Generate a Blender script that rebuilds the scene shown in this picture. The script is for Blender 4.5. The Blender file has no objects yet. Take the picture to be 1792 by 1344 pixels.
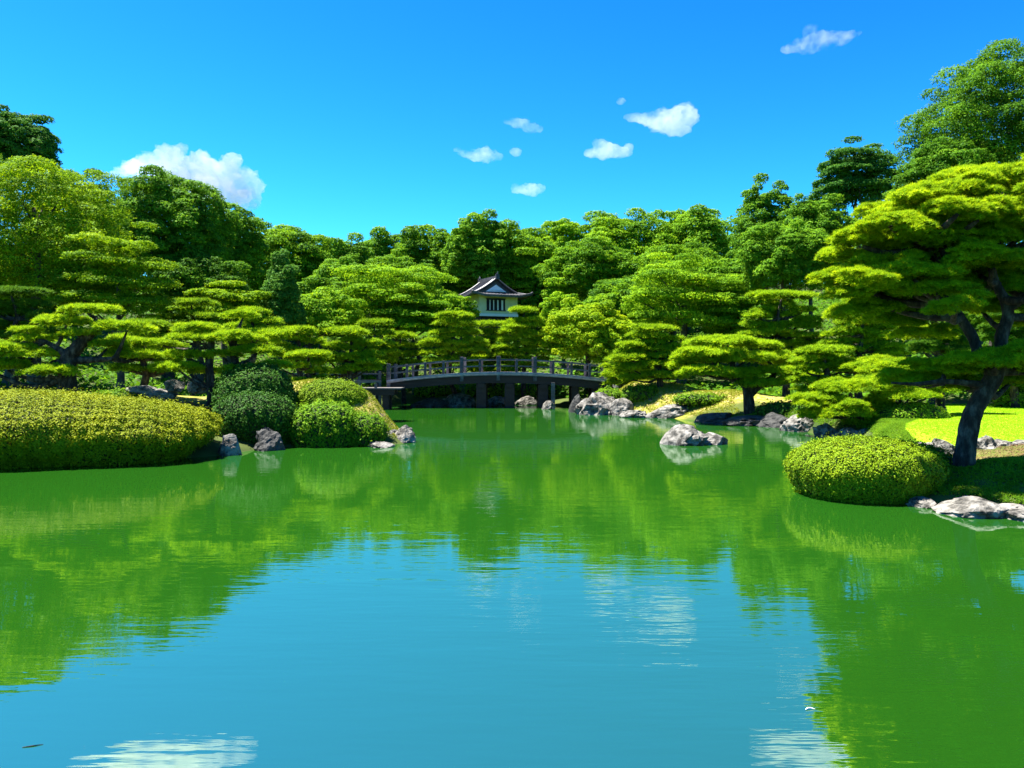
import bpy, bmesh, math, random
import numpy as np
from mathutils import noise as mnoise, Vector

S = bpy.context.scene
C = S.collection
F = 1394.0
CAMH = 2.0
PITCH = math.atan(32 / F)
cp, sp = math.cos(PITCH), math.sin(PITCH)

def P(px, py, D):
    """point on the ray through a photo pixel (1792x1344) at forward distance D"""
    u = px - 896.0; v = 672.0 - py
    dx = u; dy = F * cp + v * sp; dz = -F * sp + v * cp
    k = D / dy
    return np.array([dx * k, D, CAMH + dz * k])

def M2(px, D):      # pixels to metres at a distance
    return px * D / F

# ------------------------------------------------------------------ helpers
def tag(o, label=None, cat=None, group=None, kind=None):
    if label: o['label'] = label
    if cat: o['category'] = cat
    if group: o['group'] = group
    if kind: o['kind'] = kind
    return o

def empty(name, loc=(0, 0, 0), rz=0.0):
    o = bpy.data.objects.new(name, None)
    o.empty_display_size = 0.3
    o.location = loc; o.rotation_euler = (0, 0, rz)
    C.objects.link(o)
    return o

def mesh_np(name, V, sizes, idx, mat, parent=None, tone=None, smooth=False):
    me = bpy.data.meshes.new(name)
    V = np.asarray(V, np.float32)
    if parent is not None:
        V = V - np.array(parent.location[:], np.float32)
    nv, nf, nl = len(V), len(sizes), len(idx)
    me.vertices.add(nv); me.vertices.foreach_set('co', V.ravel())
    me.loops.add(nl); me.loops.foreach_set('vertex_index', np.asarray(idx, np.int32))
    me.polygons.add(nf)
    st = np.zeros(nf, np.int32); st[1:] = np.cumsum(sizes)[:-1]
    me.polygons.foreach_set('loop_start', st)
    me.polygons.foreach_set('use_smooth', np.full(nf, smooth, bool))
    if tone is not None:
        a = me.attributes.new('tone', 'FLOAT', 'POINT')
        a.data.foreach_set('value', np.asarray(tone, np.float32))
    me.update(calc_edges=True)
    me.materials.append(mat)
    o = bpy.data.objects.new(name, me)
    C.objects.link(o)
    if parent is not None: o.parent = parent
    return o

class MB:
    """collects boxes, bars, tubes and grids and links them as one mesh"""
    def __init__(s): s.V = []; s.F = []; s.n = 0
    def add(s, V, Fs):
        s.V.append(np.asarray(V, float)); s.F += [[i + s.n for i in f] for f in Fs]; s.n += len(V)
        return s
    def box(s, a, b):
        (x0, y0, z0), (x1, y1, z1) = a, b
        V = [(x0,y0,z0),(x1,y0,z0),(x1,y1,z0),(x0,y1,z0),(x0,y0,z1),(x1,y0,z1),(x1,y1,z1),(x0,y1,z1)]
        return s.add(V, [(0,3,2,1),(4,5,6,7),(0,1,5,4),(1,2,6,5),(2,3,7,6),(3,0,4,7)])
    def bar(s, p, q, w, h):
        p = np.array(p, float); q = np.array(q, float); d = q - p; d /= np.linalg.norm(d)
        side = np.cross(d, (0, 0, 1.0)); n = np.linalg.norm(side)
        side = side / n if n > 1e-6 else np.array([1.0, 0, 0]); up = np.cross(side, d)
        V = []
        for c in (p, q):
            for (a, b) in ((-1,-1),(1,-1),(1,1),(-1,1)): V.append(c + side*a*w/2 + up*b*h/2)
        return s.add(V, [(0,1,2,3),(7,6,5,4),(0,4,5,1),(1,5,6,2),(2,6,7,3),(3,7,4,0)])
    def grid(s, G):
        G = np.asarray(G, float); a, b = G.shape[:2]
        fs = [(i*b+j, i*b+j+1, (i+1)*b+j+1, (i+1)*b+j) for i in range(a-1) for j in range(b-1)]
        return s.add(G.reshape(-1, 3), fs)
    def tube(s, pts, rad, n=8, sub=4, wob=0.0, seed=0):
        pts = np.array(pts, float); rad = np.array(rad, float)
        if sub > 1 and len(pts) > 2:
            Q = []; R = []
            for i in range(len(pts) - 1):
                p0 = pts[max(i-1, 0)]; p1 = pts[i]; p2 = pts[i+1]; p3 = pts[min(i+2, len(pts)-1)]
                for k in range(sub):
                    t = k / sub
                    Q.append(.5*((2*p1)+(-p0+p2)*t+(2*p0-5*p1+4*p2-p3)*t*t+(-p0+3*p1-3*p2+p3)*t**3))
                    R.append(rad[i]*(1-t)+rad[i+1]*t)
            Q.append(pts[-1]); R.append(rad[-1]); pts = np.array(Q); rad = np.array(R)
        T = np.gradient(pts, axis=0); T /= (np.linalg.norm(T, axis=1)[:, None] + 1e-9)
        ref = np.array([0.3, 1.0, 0.1]); V = []
        rg = np.random.RandomState(seed)
        for i in range(len(pts)):
            a = np.cross(T[i], ref); a /= np.linalg.norm(a) + 1e-9; b = np.cross(T[i], a)
            for k in range(n):
                th = 2*math.pi*k/n
                r = rad[i]*(1 + wob*(rg.rand()-.5))
                V.append(pts[i] + (a*math.cos(th)+b*math.sin(th))*r)
        fs = []
        for i in range(len(pts)-1):
            for k in range(n):
                fs.append((i*n+k, i*n+(k+1)%n, (i+1)*n+(k+1)%n, (i+1)*n+k))
        fs.append(tuple(range(n))[::-1]); m = (len(pts)-1)*n; fs.append(tuple(m+k for k in range(n)))
        return s.add(V, fs)
    def build(s, name, mat, parent=None, smooth=False, bevel=0.0):
        V = np.vstack(s.V); sizes = np.array([len(f) for f in s.F], np.int32)
        idx = np.array([i for f in s.F for i in f], np.int32)
        o = mesh_np(name, V, sizes, idx, mat, parent, smooth=smooth)
        if bevel:
            m = o.modifiers.new('bevel', 'BEVEL'); m.width = bevel; m.segments = 2
        return o

def sn(x, y, z=0.0, s=0.0):
    """cheap smooth pseudo noise, about -1..1"""
    return (np.sin(x*1.7+y*.6+s*3.1)*.35 + np.sin(-x*.8+y*2.1+z*1.3+s*1.7)*.3 +
            np.sin(x*3.3-y*2.7+z*2.1+s*5.3)*.2 + np.sin(x*5.1+y*4.3-z*3.7+s*2.9)*.15)

def sm(t):
    t = np.clip(t, 0, 1); return t*t*(3-2*t)

# ------------------------------------------------------------------ materials
def new_mat(name):
    m = bpy.data.materials.new(name); m.use_nodes = True
    nt = m.node_tree; nt.nodes.clear()
    return m, nt, nt.nodes, nt.links

def leaf_mat(name, cols, trans=0.3, rough=0.6, spec=0.06):
    """cols: list of (pos, rgb) over the per leaf tone"""
    m, nt, N, L = new_mat(name)
    out = N.new('ShaderNodeOutputMaterial'); at = N.new('ShaderNodeAttribute'); at.attribute_name = 'tone'
    cr = N.new('ShaderNodeValToRGB'); e = cr.color_ramp.elements
    e[0].position = cols[0][0]; e[0].color = (*cols[0][1], 1)
    e[1].position = cols[-1][0]; e[1].color = (*cols[-1][1], 1)
    for p, c in cols[1:-1]:
        k = e.new(p); k.color = (*c, 1)
    L.new(at.outputs['Fac'], cr.inputs[0])
    pr = N.new('ShaderNodeBsdfPrincipled'); pr.inputs['Roughness'].default_value = rough
    pr.inputs['Specular IOR Level'].default_value = spec
    tr = N.new('ShaderNodeBsdfTranslucent'); mx = N.new('ShaderNodeMixShader'); mx.inputs[0].default_value = trans
    hs = N.new('ShaderNodeHueSaturation'); hs.inputs['Hue'].default_value = .485; hs.inputs['Value'].default_value = 1.25
    L.new(cr.outputs[0], pr.inputs['Base Color']); L.new(cr.outputs[0], hs.inputs['Color'])
    L.new(hs.outputs[0], tr.inputs['Color'])
    L.new(pr.outputs[0], mx.inputs[1]); L.new(tr.outputs[0], mx.inputs[2]); L.new(mx.outputs[0], out.inputs[0])
    return m

def noise_mat(name, cols, scale=3.0, detail=6, rough=0.8, bump=0.3, bscale=None, spec=0.2, stretch=(1,1,1), rotz=0.0):
    m, nt, N, L = new_mat(name)
    out = N.new('ShaderNodeOutputMaterial'); pr = N.new('ShaderNodeBsdfPrincipled')
    pr.inputs['Roughness'].default_value = rough; pr.inputs['Specular IOR Level'].default_value = spec
    tc = N.new('ShaderNodeTexCoord'); mp = N.new('ShaderNodeMapping'); mp.inputs['Scale'].default_value = stretch
    mp.inputs['Rotation'].default_value = (0, 0, rotz)
    nz = N.new('ShaderNodeTexNoise'); nz.inputs['Scale'].default_value = scale; nz.inputs['Detail'].default_value = detail
    nz.inputs['Roughness'].default_value = .65
    cr = N.new('ShaderNodeValToRGB'); e = cr.color_ramp.elements
    e[0].position = cols[0][0]; e[0].color = (*cols[0][1], 1); e[1].position = cols[-1][0]; e[1].color = (*cols[-1][1], 1)
    for p, c in cols[1:-1]:
        k = e.new(p); k.color = (*c, 1)
    n2 = N.new('ShaderNodeTexNoise'); n2.inputs['Scale'].default_value = bscale or scale*3; n2.inputs['Detail'].default_value = 8
    bp = N.new('ShaderNodeBump'); bp.inputs['Strength'].default_value = bump; bp.inputs['Distance'].default_value = 0.05
    L.new(tc.outputs['Object'], mp.inputs[0]); L.new(mp.outputs[0], nz.inputs['Vector']); L.new(mp.outputs[0], n2.inputs['Vector'])
    L.new(nz.outputs[0], cr.inputs[0]); L.new(cr.outputs[0], pr.inputs['Base Color'])
    L.new(n2.outputs[0], bp.inputs['Height']); L.new(bp.outputs[0], pr.inputs['Normal']); L.new(pr.outputs[0], out.inputs[0])
    return m

M = {}
M['pinehero'] = leaf_mat('young_pine_needles', [(0, (0.0575,0.1495,0.0060)), (.35, (0.1725,0.3105,0.0060)), (.7, (0.2760,0.4255,0.0050)), (1, (0.4370,0.5405,0.0060))], .38)
M['pinedark'] = leaf_mat('shaded_pine_needles', [(0, (.02,.07,.008)), (.5, (.055,.15,.010)), (1, (.12,.25,.010))], .38)  # darker needles for the shaded pines: the shade is put into the colour
M['mid'] = leaf_mat('mid_foliage', [(0, (0.0368,0.1155,0.0063)), (.4, (0.1050,0.2467,0.0074)), (.75, (0.1890,0.3570,0.0074)), (1, (0.2940,0.4725,0.0084))], .38)
M['dark'] = leaf_mat('dark_foliage', [(0, (0.0260,0.0885,0.0071)), (.5, (0.0885,0.2242,0.0094)), (1, (0.1888,0.3658,0.0118))], .38)
M['deep'] = leaf_mat('deep_foliage', [(0, (0.0168,0.0660,0.0120)), (.5, (0.0420,0.1500,0.0168)), (1, (0.1020,0.2400,0.0216))], .38)
M['yellow'] = leaf_mat('yellow_foliage', [(0, (.045,.12,.005)), (.4, (.13,.26,.005)), (.75, (.24,.38,.005)), (1, (.36,.47,.006))], .38)
M['azalea'] = leaf_mat('azalea_foliage', [(0, (0.0450,0.0900,0.0045)), (.35, (0.1530,0.1980,0.0054)), (.75, (0.2700,0.2970,0.0045)), (1, (0.3960,0.3420,0.0072))], .15)
M['azalea2'] = leaf_mat('azalea2_foliage', [(0, (.04,.10,.005)), (.4, (.12,.21,.006)), (.8, (.22,.31,.006)), (1, (.34,.37,.01))], .15)
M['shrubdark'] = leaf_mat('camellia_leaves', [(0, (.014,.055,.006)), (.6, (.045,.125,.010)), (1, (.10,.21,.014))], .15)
M['shrub'] = leaf_mat('boxwood_leaves', [(0, (0.0330,0.0990,0.0060)), (.5, (0.0990,0.2200,0.0080)), (1, (0.1980,0.3410,0.0120))], .38)
M['moss'] = leaf_mat('moss_grass', [(0, (.09,.16,.008)), (.5, (.21,.24,.012)), (1, (.34,.28,.03))], .25)
M['drygrass'] = leaf_mat('dry_moss', [(0, (.10,.06,.03)), (.5, (.22,.14,.06)), (1, (.32,.25,.06))], .2)
M['lawnblade'] = leaf_mat('lawn_blades', [(0, (.14,.28,.004)), (.5, (.22,.38,.004)), (1, (.31,.45,.006))], .3)
M['core'] = noise_mat('dark_shrub_core', [(.3, (.012,.02,.006)), (.7, (.03,.04,.012))], 8, rough=.9)  # solid filler under the leaves; the shade inside a shrub is painted dark
M['pine'] = leaf_mat('pine_needles', [(0, (.045,.125,.006)), (.35, (.15,.285,.007)), (.7, (.26,.42,.006)), (1, (.38,.52,.008))], .38)
M['bark'] = noise_mat('pine_bark', [(.36, (.008,.007,.006)), (.5, (.035,.027,.021)), (.64, (.11,.085,.066))], 9, rough=.95, bump=1.0, bscale=16, stretch=(1,1,.4))
M['barkgrey'] = noise_mat('grey_bark', [(.3, (.03,.026,.02)), (.7, (.10,.09,.075))], 4, rough=.9, bump=.8)
M['rock'] = noise_mat('garden_rock', [(.36, (.018,.017,.014)), (.45, (.08,.074,.062)), (.54, (.19,.175,.15)), (.72, (.31,.285,.25))], 4.5, 10, rough=.85, bump=1.0, bscale=12)
M['rockdark'] = noise_mat('shaded_dark_rock', [(.35, (.015,.015,.014)), (.6, (.06,.058,.052)), (.75, (.14,.13,.115))], 3.0, 8, rough=.7, bump=.8, bscale=9)  # darker rock with shade put into the colour; also the brownish boulder's own tone
M['wood'] = noise_mat('weathered_bridge_timber', [(.3, (.05,.044,.04)), (.55, (.14,.125,.115)), (.75, (.27,.245,.225))], 5, rough=.75, bump=.4, stretch=(.25,1,2))
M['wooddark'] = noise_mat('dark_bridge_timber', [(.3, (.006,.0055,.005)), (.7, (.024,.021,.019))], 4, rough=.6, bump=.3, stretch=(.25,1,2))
M['postwood'] = noise_mat('dark_post_timber', [(.3, (.03,.027,.028)), (.55, (.10,.09,.09)), (.75, (.22,.20,.20))], 5, rough=.75, bump=.4)
M['deck'] = noise_mat('bleached_deck_boards', [(.3, (.20,.18,.185)), (.7, (.42,.385,.38))], 5, rough=.8, bump=.3)
M['tile'] = noise_mat('grey_roof_tile', [(.3, (.055,.052,.06)), (.7, (.15,.14,.155))], 3, rough=.55, bump=.2, spec=.5)
M['tiledark'] = noise_mat('dark_ridge_tile', [(.3, (.02,.02,.024)), (.7, (.07,.066,.075))], 4, rough=.5, bump=.2, spec=.5)
M['plaster'] = noise_mat('cream_plaster', [(.3, (.70,.62,.36)), (.7, (.78,.70,.44))], 1.5, rough=.8, bump=.05)
M['whitewood'] = noise_mat('white_painted_sill', [(.3, (.72,.72,.76)), (.7, (.82,.82,.84))], 1.5, rough=.7, bump=.05)
M['darkwall'] = noise_mat('dark_timber_wall', [(.3, (.008,.008,.012)), (.7, (.03,.028,.035))], 3, rough=.7, bump=.2)

# ground: one sheet, zones carried by the vertex attribute 'zone' (0 soil, 1 moss) plus noise
def ground_mat():
    m, nt, N, L = new_mat('garden_soil')
    out = N.new('ShaderNodeOutputMaterial'); pr = N.new('ShaderNodeBsdfPrincipled'); pr.inputs['Roughness'].default_value = .95
    pr.inputs['Specular IOR Level'].default_value = .1
    at = N.new('ShaderNodeAttribute'); at.attribute_name = 'tone'
    tc = N.new('ShaderNodeTexCoord'); nz = N.new('ShaderNodeTexNoise'); nz.inputs['Scale'].default_value = 1.1; nz.inputs['Detail'].default_value = 9
    n3 = N.new('ShaderNodeTexNoise'); n3.inputs['Scale'].default_value = 7; n3.inputs['Detail'].default_value = 8
    c1 = N.new('ShaderNodeValToRGB'); e = c1.color_ramp.elements
    e[0].position = .35; e[0].color = (.03,.05,.012,1); e[1].position = .65; e[1].color = (.07,.09,.02,1)
    c2 = N.new('ShaderNodeValToRGB'); e = c2.color_ramp.elements
    e[0].position = .38; e[0].color = (.13,.17,.015,1); e[1].position = .66; e[1].color = (.34,.25,.11,1)
    k = e.new(.5); k.color = (.24,.22,.035,1)
    mx = N.new('ShaderNodeMix'); mx.data_type = 'RGBA'
    L.new(tc.outputs['Object'], nz.inputs['Vector']); L.new(tc.outputs['Object'], n3.inputs['Vector'])
    L.new(nz.outputs[0], c1.inputs[0]); L.new(n3.outputs[0], c2.inputs[0])
    L.new(at.outputs['Fac'], mx.inputs['Factor']); L.new(c1.outputs[0], mx.inputs['A']); L.new(c2.outputs[0], mx.inputs['B'])
    bp = N.new('ShaderNodeBump'); bp.inputs['Strength'].default_value = .5; bp.inputs['Distance'].default_value = .06
    L.new(n3.outputs[0], bp.inputs['Height']); L.new(bp.outputs[0], pr.inputs['Normal'])
    L.new(mx.outputs['Result'], pr.inputs['Base Color']); L.new(pr.outputs[0], out.inputs[0])
    return m
M['ground'] = ground_mat()
M['lawn'] = noise_mat('mown_lawn', [(.35, (.19,.34,.006)), (.65, (.27,.42,.008))], 1.3, 8, rough=.9, bump=.3, bscale=30)

def water_mat():
    m, nt, N, L = new_mat('pond_water')
    out = N.new('ShaderNodeOutputMaterial')
    df = N.new('ShaderNodeBsdfDiffuse'); df.inputs['Color'].default_value = (.010, .060, .004, 1)
    gl = N.new('ShaderNodeBsdfGlossy'); gl.inputs['Roughness'].default_value = .006; gl.inputs['Color'].default_value = (.88, 1, .93, 1)
    fr = N.new('ShaderNodeFresnel'); fr.inputs['IOR'].default_value = 5.0
    mx = N.new('ShaderNodeMixShader')
    tc = N.new('ShaderNodeTexCoord')
    mp = N.new('ShaderNodeMapping'); mp.inputs['Scale'].default_value = (.55, 2.4, 1); mp.inputs['Rotation'].default_value = (0, 0, math.radians(5))
    n1 = N.new('ShaderNodeTexNoise'); n1.inputs['Scale'].default_value = 1.5; n1.inputs['Detail'].default_value = 3
    mp2 = N.new('ShaderNodeMapping'); mp2.inputs['Scale'].default_value = (1.6, 8, 1); mp2.inputs['Rotation'].default_value = (0, 0, math.radians(-4))
    n2 = N.new('ShaderNodeTexNoise'); n2.inputs['Scale'].default_value = 2.0; n2.inputs['Detail'].default_value = 2
    mp3 = N.new('ShaderNodeMapping'); mp3.inputs['Scale'].default_value = (.12, .25, 1)
    n3 = N.new('ShaderNodeTexNoise'); n3.inputs['Scale'].default_value = 1.0; n3.inputs['Detail'].default_value = 2
    for mpp, nn in ((mp, n1), (mp2, n2), (mp3, n3)):
        L.new(tc.outputs['Object'], mpp.inputs[0]); L.new(mpp.outputs[0], nn.inputs['Vector'])
    # ripple strength varies over the pond (calm and ruffled patches)
    mr = N.new('ShaderNodeMapRange'); mr.inputs[1].default_value = .38; mr.inputs[2].default_value = .66
    mr.inputs[3].default_value = .15; mr.inputs[4].default_value = 1.0
    L.new(n3.outputs[0], mr.inputs[0])
    m2 = N.new('ShaderNodeMath'); m2.operation = 'MULTIPLY'; m2.inputs[1].default_value = .28
    L.new(n2.outputs[0], m2.inputs[0])
    m1 = N.new('ShaderNodeMath'); m1.operation = 'ADD'; L.new(n1.outputs[0], m1.inputs[0]); L.new(m2.outputs[0], m1.inputs[1])
    m3 = N.new('ShaderNodeMath'); m3.operation = 'MULTIPLY'; L.new(m1.outputs[0], m3.inputs[0]); L.new(mr.outputs[0], m3.inputs[1])
    bp = N.new('ShaderNodeBump'); bp.inputs['Strength'].default_value = 1; bp.inputs['Distance'].default_value = .006
    L.new(m3.outputs[0], bp.inputs['Height'])
    L.new(bp.outputs[0], gl.inputs['Normal']); L.new(bp.outputs[0], fr.inputs['Normal'])
    L.new(fr.outputs[0], mx.inputs[0]); L.new(df.outputs[0], mx.inputs[1]); L.new(gl.outputs[0], mx.inputs[2])
    L.new(mx.outputs[0], out.inputs[0])
    return m
M['water'] = water_mat()

def cloud_mat(dens, scale, thr, name='cloud_vapour'):
    m, nt, N, L = new_mat(name)
    out = N.new('ShaderNodeOutputMaterial'); pv = N.new('ShaderNodeVolumePrincipled')
    pv.inputs['Color'].default_value = (.78, .78, .78, 1); pv.inputs['Anisotropy'].default_value = .45
    tc = N.new('ShaderNodeTexCoord'); nz = N.new('ShaderNodeTexNoise'); nz.inputs['Scale'].default_value = scale
    nz.inputs['Detail'].default_value = 4
    mr = N.new('ShaderNodeMapRange'); mr.inputs[1].default_value = thr; mr.inputs[2].default_value = thr + .3
    mr.inputs[3].default_value = 0; mr.inputs[4].default_value = dens
    L.new(tc.outputs['Object'], nz.inputs['Vector']); L.new(nz.outputs[0], mr.inputs[0]); L.new(mr.outputs[0], pv.inputs['Density'])
    L.new(pv.outputs[0], out.inputs['Volume'])
    return m

# ------------------------------------------------------------------ terrain
SHORE = np.array([(-30,-3),(-22,6),(-17,12.6),(-13,14.4),(-9.5,15.7),(-7.3,17.0),(-6.4,17.8),(-6.0,19.3),(-4.9,19.9),(-3.6,20.0),
    (-2.75,20.3),(-2.7,21.0),(-3.0,22.6),(-3.9,25.2),(-4.9,28),(-5.9,31.5),(-6.5,35),(-7.2,38),(-8.5,41),(-8.0,43.2),(-5.5,43.0),(-3.2,42.2),
    (-.8,41.6),(1.5,40.6),(3.0,38.4),(3.1,35.5),(3.0,33.2),(4.3,32.2),(5.5,31.2),(6.6,29.3),(7.7,27.4),(9.0,26.1),(8.9,23.4),(9.6,22.2),
    (9.3,21.0),(8.3,18.6),(7.5,16.4),(6.8,14.4),(5.2,13.4),(4.9,12.8),(5.0,12.2),(5.7,11.55),(6.8,10.6),(9,9.2),(13,5),(20,-5),(6,-9),(-12,-9)])

def shore_sd(x, y):
    x = np.asarray(x, float); y = np.asarray(y, float)
    d = np.full(x.shape, 1e9); ins = np.zeros(x.shape, bool)
    n = len(SHORE)
    for i in range(n):
        ax, ay = SHORE[i]; bx, by = SHORE[(i+1) % n]
        ex, ey = bx-ax, by-ay
        t = np.clip(((x-ax)*ex+(y-ay)*ey)/(ex*ex+ey*ey), 0, 1)
        d = np.minimum(d, np.hypot(x-ax-t*ex, y-ay-t*ey))
        cond = ((ay > y) != (by > y)) & (x < (bx-ax)*(y-ay)/(by-ay+1e-12)+ax)
        ins ^= cond
    return np.where(ins, -d, d)

BUMPS = [(-6.6,24.2,2.3,.95),(-4.25,22.7,1.35,.75),(-5.2,25.5,1.4,.45),(6.4,33.6,2.0,.75),(8.6,31.2,1.6,.45),(5.2,34.6,1.2,.35),(10.6,29.6,1.6,.3),(-10.5,23.0,2.0,.6)]
def lawn_mask(x, y):
    f = sm((x-8.0)/1.4) * sm((y-15.2)/.9) * sm((31-y)/3)
    return f
def terrain(x, y):
    x = np.asarray(x, float); y = np.asarray(y, float)
    sd = shore_sd(x, y)
    h = .18*sm(sd/.35) + .32*sm(sd/2.6)
    h = h + np.where(sd < 0, -.9*sm(-sd/1.2), 0)
    land = sm(sd/1.0)
    for bx, by, r, a in BUMPS:
        h = h + a*np.exp(-((x-bx)**2+(y-by)**2)/(r*r))*land
    h = h + land*.05*sn(x*1.3, y*1.3)
    hill = 3.6*sm((y-42)/20) + 5.0*sm((y-58)/40)
    hill = hill + 2.6*sm((np.abs(x)-12)/18)*sm((y-27)/16)
    h = h + hill*land
    lm = lawn_mask(x, y)*sm(sd/.7)
    h = h*(1-lm) + lm*(.5 + .006*(y-15))
    return h
def tz(x, y): return float(terrain(np.array([x]), np.array([y]))[0])

def nonuni(c, half, n, k):
    t = np.linspace(-1, 1, n); return c + half*np.sinh(k*t)/math.sinh(k)
gx = nonuni(0, 900, 420, 4.6); gy = nonuni(24, 900, 420, 4.6)
GX, GY = np.meshgrid(gx, gy)
GZ = terrain(GX.ravel(), GY.ravel()).reshape(GX.shape)
zone = np.zeros(GX.shape)
for bx, by, r, a in BUMPS: zone = np.maximum(zone, np.exp(-((GX-bx)**2+(GY-by)**2)/((r*1.15)**2)))
zone = np.maximum(zone, sm((GX-3)/.8)*sm((12-GX)/1)*sm((GY-29)/1.0)*sm((36-GY)/1.5)*sm((GX*.8+GY-33.4)/1))
zone = np.maximum(zone, sm((GX-6.6)/.4)*sm((GY-12.6)/.3)*sm((15.4-GY)/.4)*.47)
V = np.stack([GX, GY, GZ], -1).reshape(-1, 3)
a, b = GX.shape
ii = (np.arange(a-1)[:, None]*b + np.arange(b-1)[None]).ravel()
idx = np.stack([ii, ii+1, ii+b+1, ii+b], -1).ravel()
tag(mesh_np('ground', V, np.full(len(ii), 4, np.int32), idx, M['ground'], tone=sm((zone.ravel()-.35)/.3), smooth=True), kind='structure')
w = MB().add([(-40,-14,0),(26,-14,0),(26,50,0),(-40,50,0)], [(0,1,2,3)]).build('pond_water', M['water']); tag(w, kind='structure')

# lawn sheet with rounded outline
LAWN = np.array([(8.4,15.5),(8.45,16.2),(8.7,17.2),(9.2,18.6),(9.9,20.0),(10.9,21.4),(11.9,23.2),(12.9,25.6),(14.2,28.2),(16,29.6),(20,30.0),(32,30.0),(32,22),(32,15.6),(24,15.35),(16,15.35),(12,15.45),(10,15.4),(9,15.4)])
def in_poly(x, y, Q):
    ins = np.zeros(np.shape(x), bool); n = len(Q)
    for i in range(n):
        ax, ay = Q[i]; bx, by = Q[(i+1) % n]
        ins ^= ((ay > y) != (by > y)) & (x < (bx-ax)*(y-ay)/(by-ay+1e-12)+ax)
    return ins
def sheet(name, mat, Q, cx, cy, m=40, lift=.012):
    out = []
    for i in range(len(Q)):
        a_, b_ = Q[i], Q[(i+1) % len(Q)]
        k = max(2, int(np.hypot(*(b_-a_))/.4))
        out += [a_*(1-t/k)+b_*(t/k) for t in range(k)]
    out.append(out[0]); out = np.array(out); G = []
    for i in range(m+1):
        r_ = (i/m)**.8; p = np.array([cx, cy])*(1-r_)+out*r_
        G.append(np.stack([p[:, 0], p[:, 1], terrain(p[:, 0], p[:, 1])+lift], -1))
    o = MB().grid(np.array(G)).build(name, mat, smooth=True); tag(o, kind='structure'); return o
sheet('lawn', M['lawn'], LAWN, 18.0, 21.0)

# ------------------------------------------------------------------ foliage
def unit(a): return a/(np.linalg.norm(a, axis=1)[:, None]+1e-9)

def leaf_geo(Pn, Nn, tone, L, W, rng, mode='leaf', tilt=.6):
    n = len(Pn)
    if mode == 'leaf':
        nn = unit(Nn + tilt*rng.normal(size=(n, 3)))
        t = unit(np.cross(nn, rng.normal(size=(n, 3)))); bb = np.cross(nn, t)
        l = L*rng.uniform(.6, 1.25, (n, 1))/2; w_ = W*rng.uniform(.7, 1.2, (n, 1))/2
        V = np.stack([Pn-t*l, Pn+bb*w_, Pn+t*l, Pn-bb*w_], 1).reshape(-1, 3)
        return V, 4, np.repeat(tone, 4)
    # blades: tufts of 5 pointed needles sprays fanning out
    k = 5
    Pn = np.repeat(Pn, k, 0); Nn = np.repeat(Nn, k, 0); tone = np.repeat(tone, k) + rng.normal(0, .06, n*k); n *= k
    d = unit(.55*Nn + .75*unit(np.cross(Nn, rng.normal(size=(n, 3)))) + .25*rng.normal(size=(n, 3)))
    s_ = unit(np.cross(d, Nn + .45*rng.normal(size=(n, 3))))
    l = L*rng.uniform(.6, 1.2, (n, 1)); w_ = W*rng.uniform(.7, 1.2, (n, 1))/2
    V = np.stack([Pn-s_*w_, Pn+s_*w_, Pn+d*l], 1).reshape(-1, 3)
    return V, 3, np.repeat(tone, 3)

def clump_leaves(cl, L, W, dens, rng, mode='leaf', up=.35, tbase=.5, tvar=.16, low=-.35, cull=.5, cap=160000, tilt=.42):
    """cl (n,6) centres and radii: leaves on the outer shell of the union of ellipsoids"""
    c = cl[:, :3]; r = cl[:, 3:]
    area = 4*math.pi*((r[:,0]*r[:,1])**1.6/3+(r[:,0]*r[:,2])**1.6/3+(r[:,1]*r[:,2])**1.6/3)**(1/1.6)
    per = dens*area/(L*W*(.5 if mode == 'leaf' else 2.0))
    tot = per.sum()
    if tot > cap: per *= cap/tot
    per = np.maximum(per.astype(int), 6)
    ci = np.repeat(np.arange(len(cl)), per); n = len(ci)
    d = unit(rng.normal(size=(n, 3)))
    d[:, 2] = np.where(d[:, 2] < low, -d[:, 2], d[:, 2])
    rad = rng.uniform(.72, 1.04, (n, 1))
    ph = cl[ci, 0]*3 + cl[ci, 1]
    wob = 1 + .13*np.sin(d[:, 0]*7+ph)*np.sin(d[:, 1]*6+ph*1.3)+.10*np.sin(d[:, 2]*9+ph*2)
    p = c[ci] + d*r[ci]*rad*wob[:, None]
    keep = np.ones(n, bool)
    if cull and len(cl) > 1:
        for s0 in range(0, n, 20000):
            pp = p[s0:s0+20000]
            q = ((pp[:, None, :]-c[None])/r[None]); q = (q*q).sum(-1)
            q[np.arange(len(pp)), ci[s0:s0+20000]] = 9
            keep[s0:s0+20000] = q.min(1) > cull
    p = p[keep]; d = d[keep]; ci = ci[keep]; n = len(p)
    nn = unit(d/r[ci]); nn = unit(nn*(1-up)+np.array([0, 0, up]))
    ct = rng.normal(0, tvar*.7, len(cl))
    tone = np.clip(tbase + ct[ci] + rng.normal(0, tvar, n), 0, 1)
    return leaf_geo(p, nn, tone, L, W, rng, mode, tilt)

def fol_obj(name, parts, mat, parent=None):
    V = np.vstack([q[0] for q in parts]); T = np.concatenate([q[2] for q in parts])
    k = parts[0][1]; nf = len(V)//k
    return mesh_np(name, V, np.full(nf, k, np.int32), np.arange(nf*k, dtype=np.int32), mat, parent, tone=T)

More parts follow.
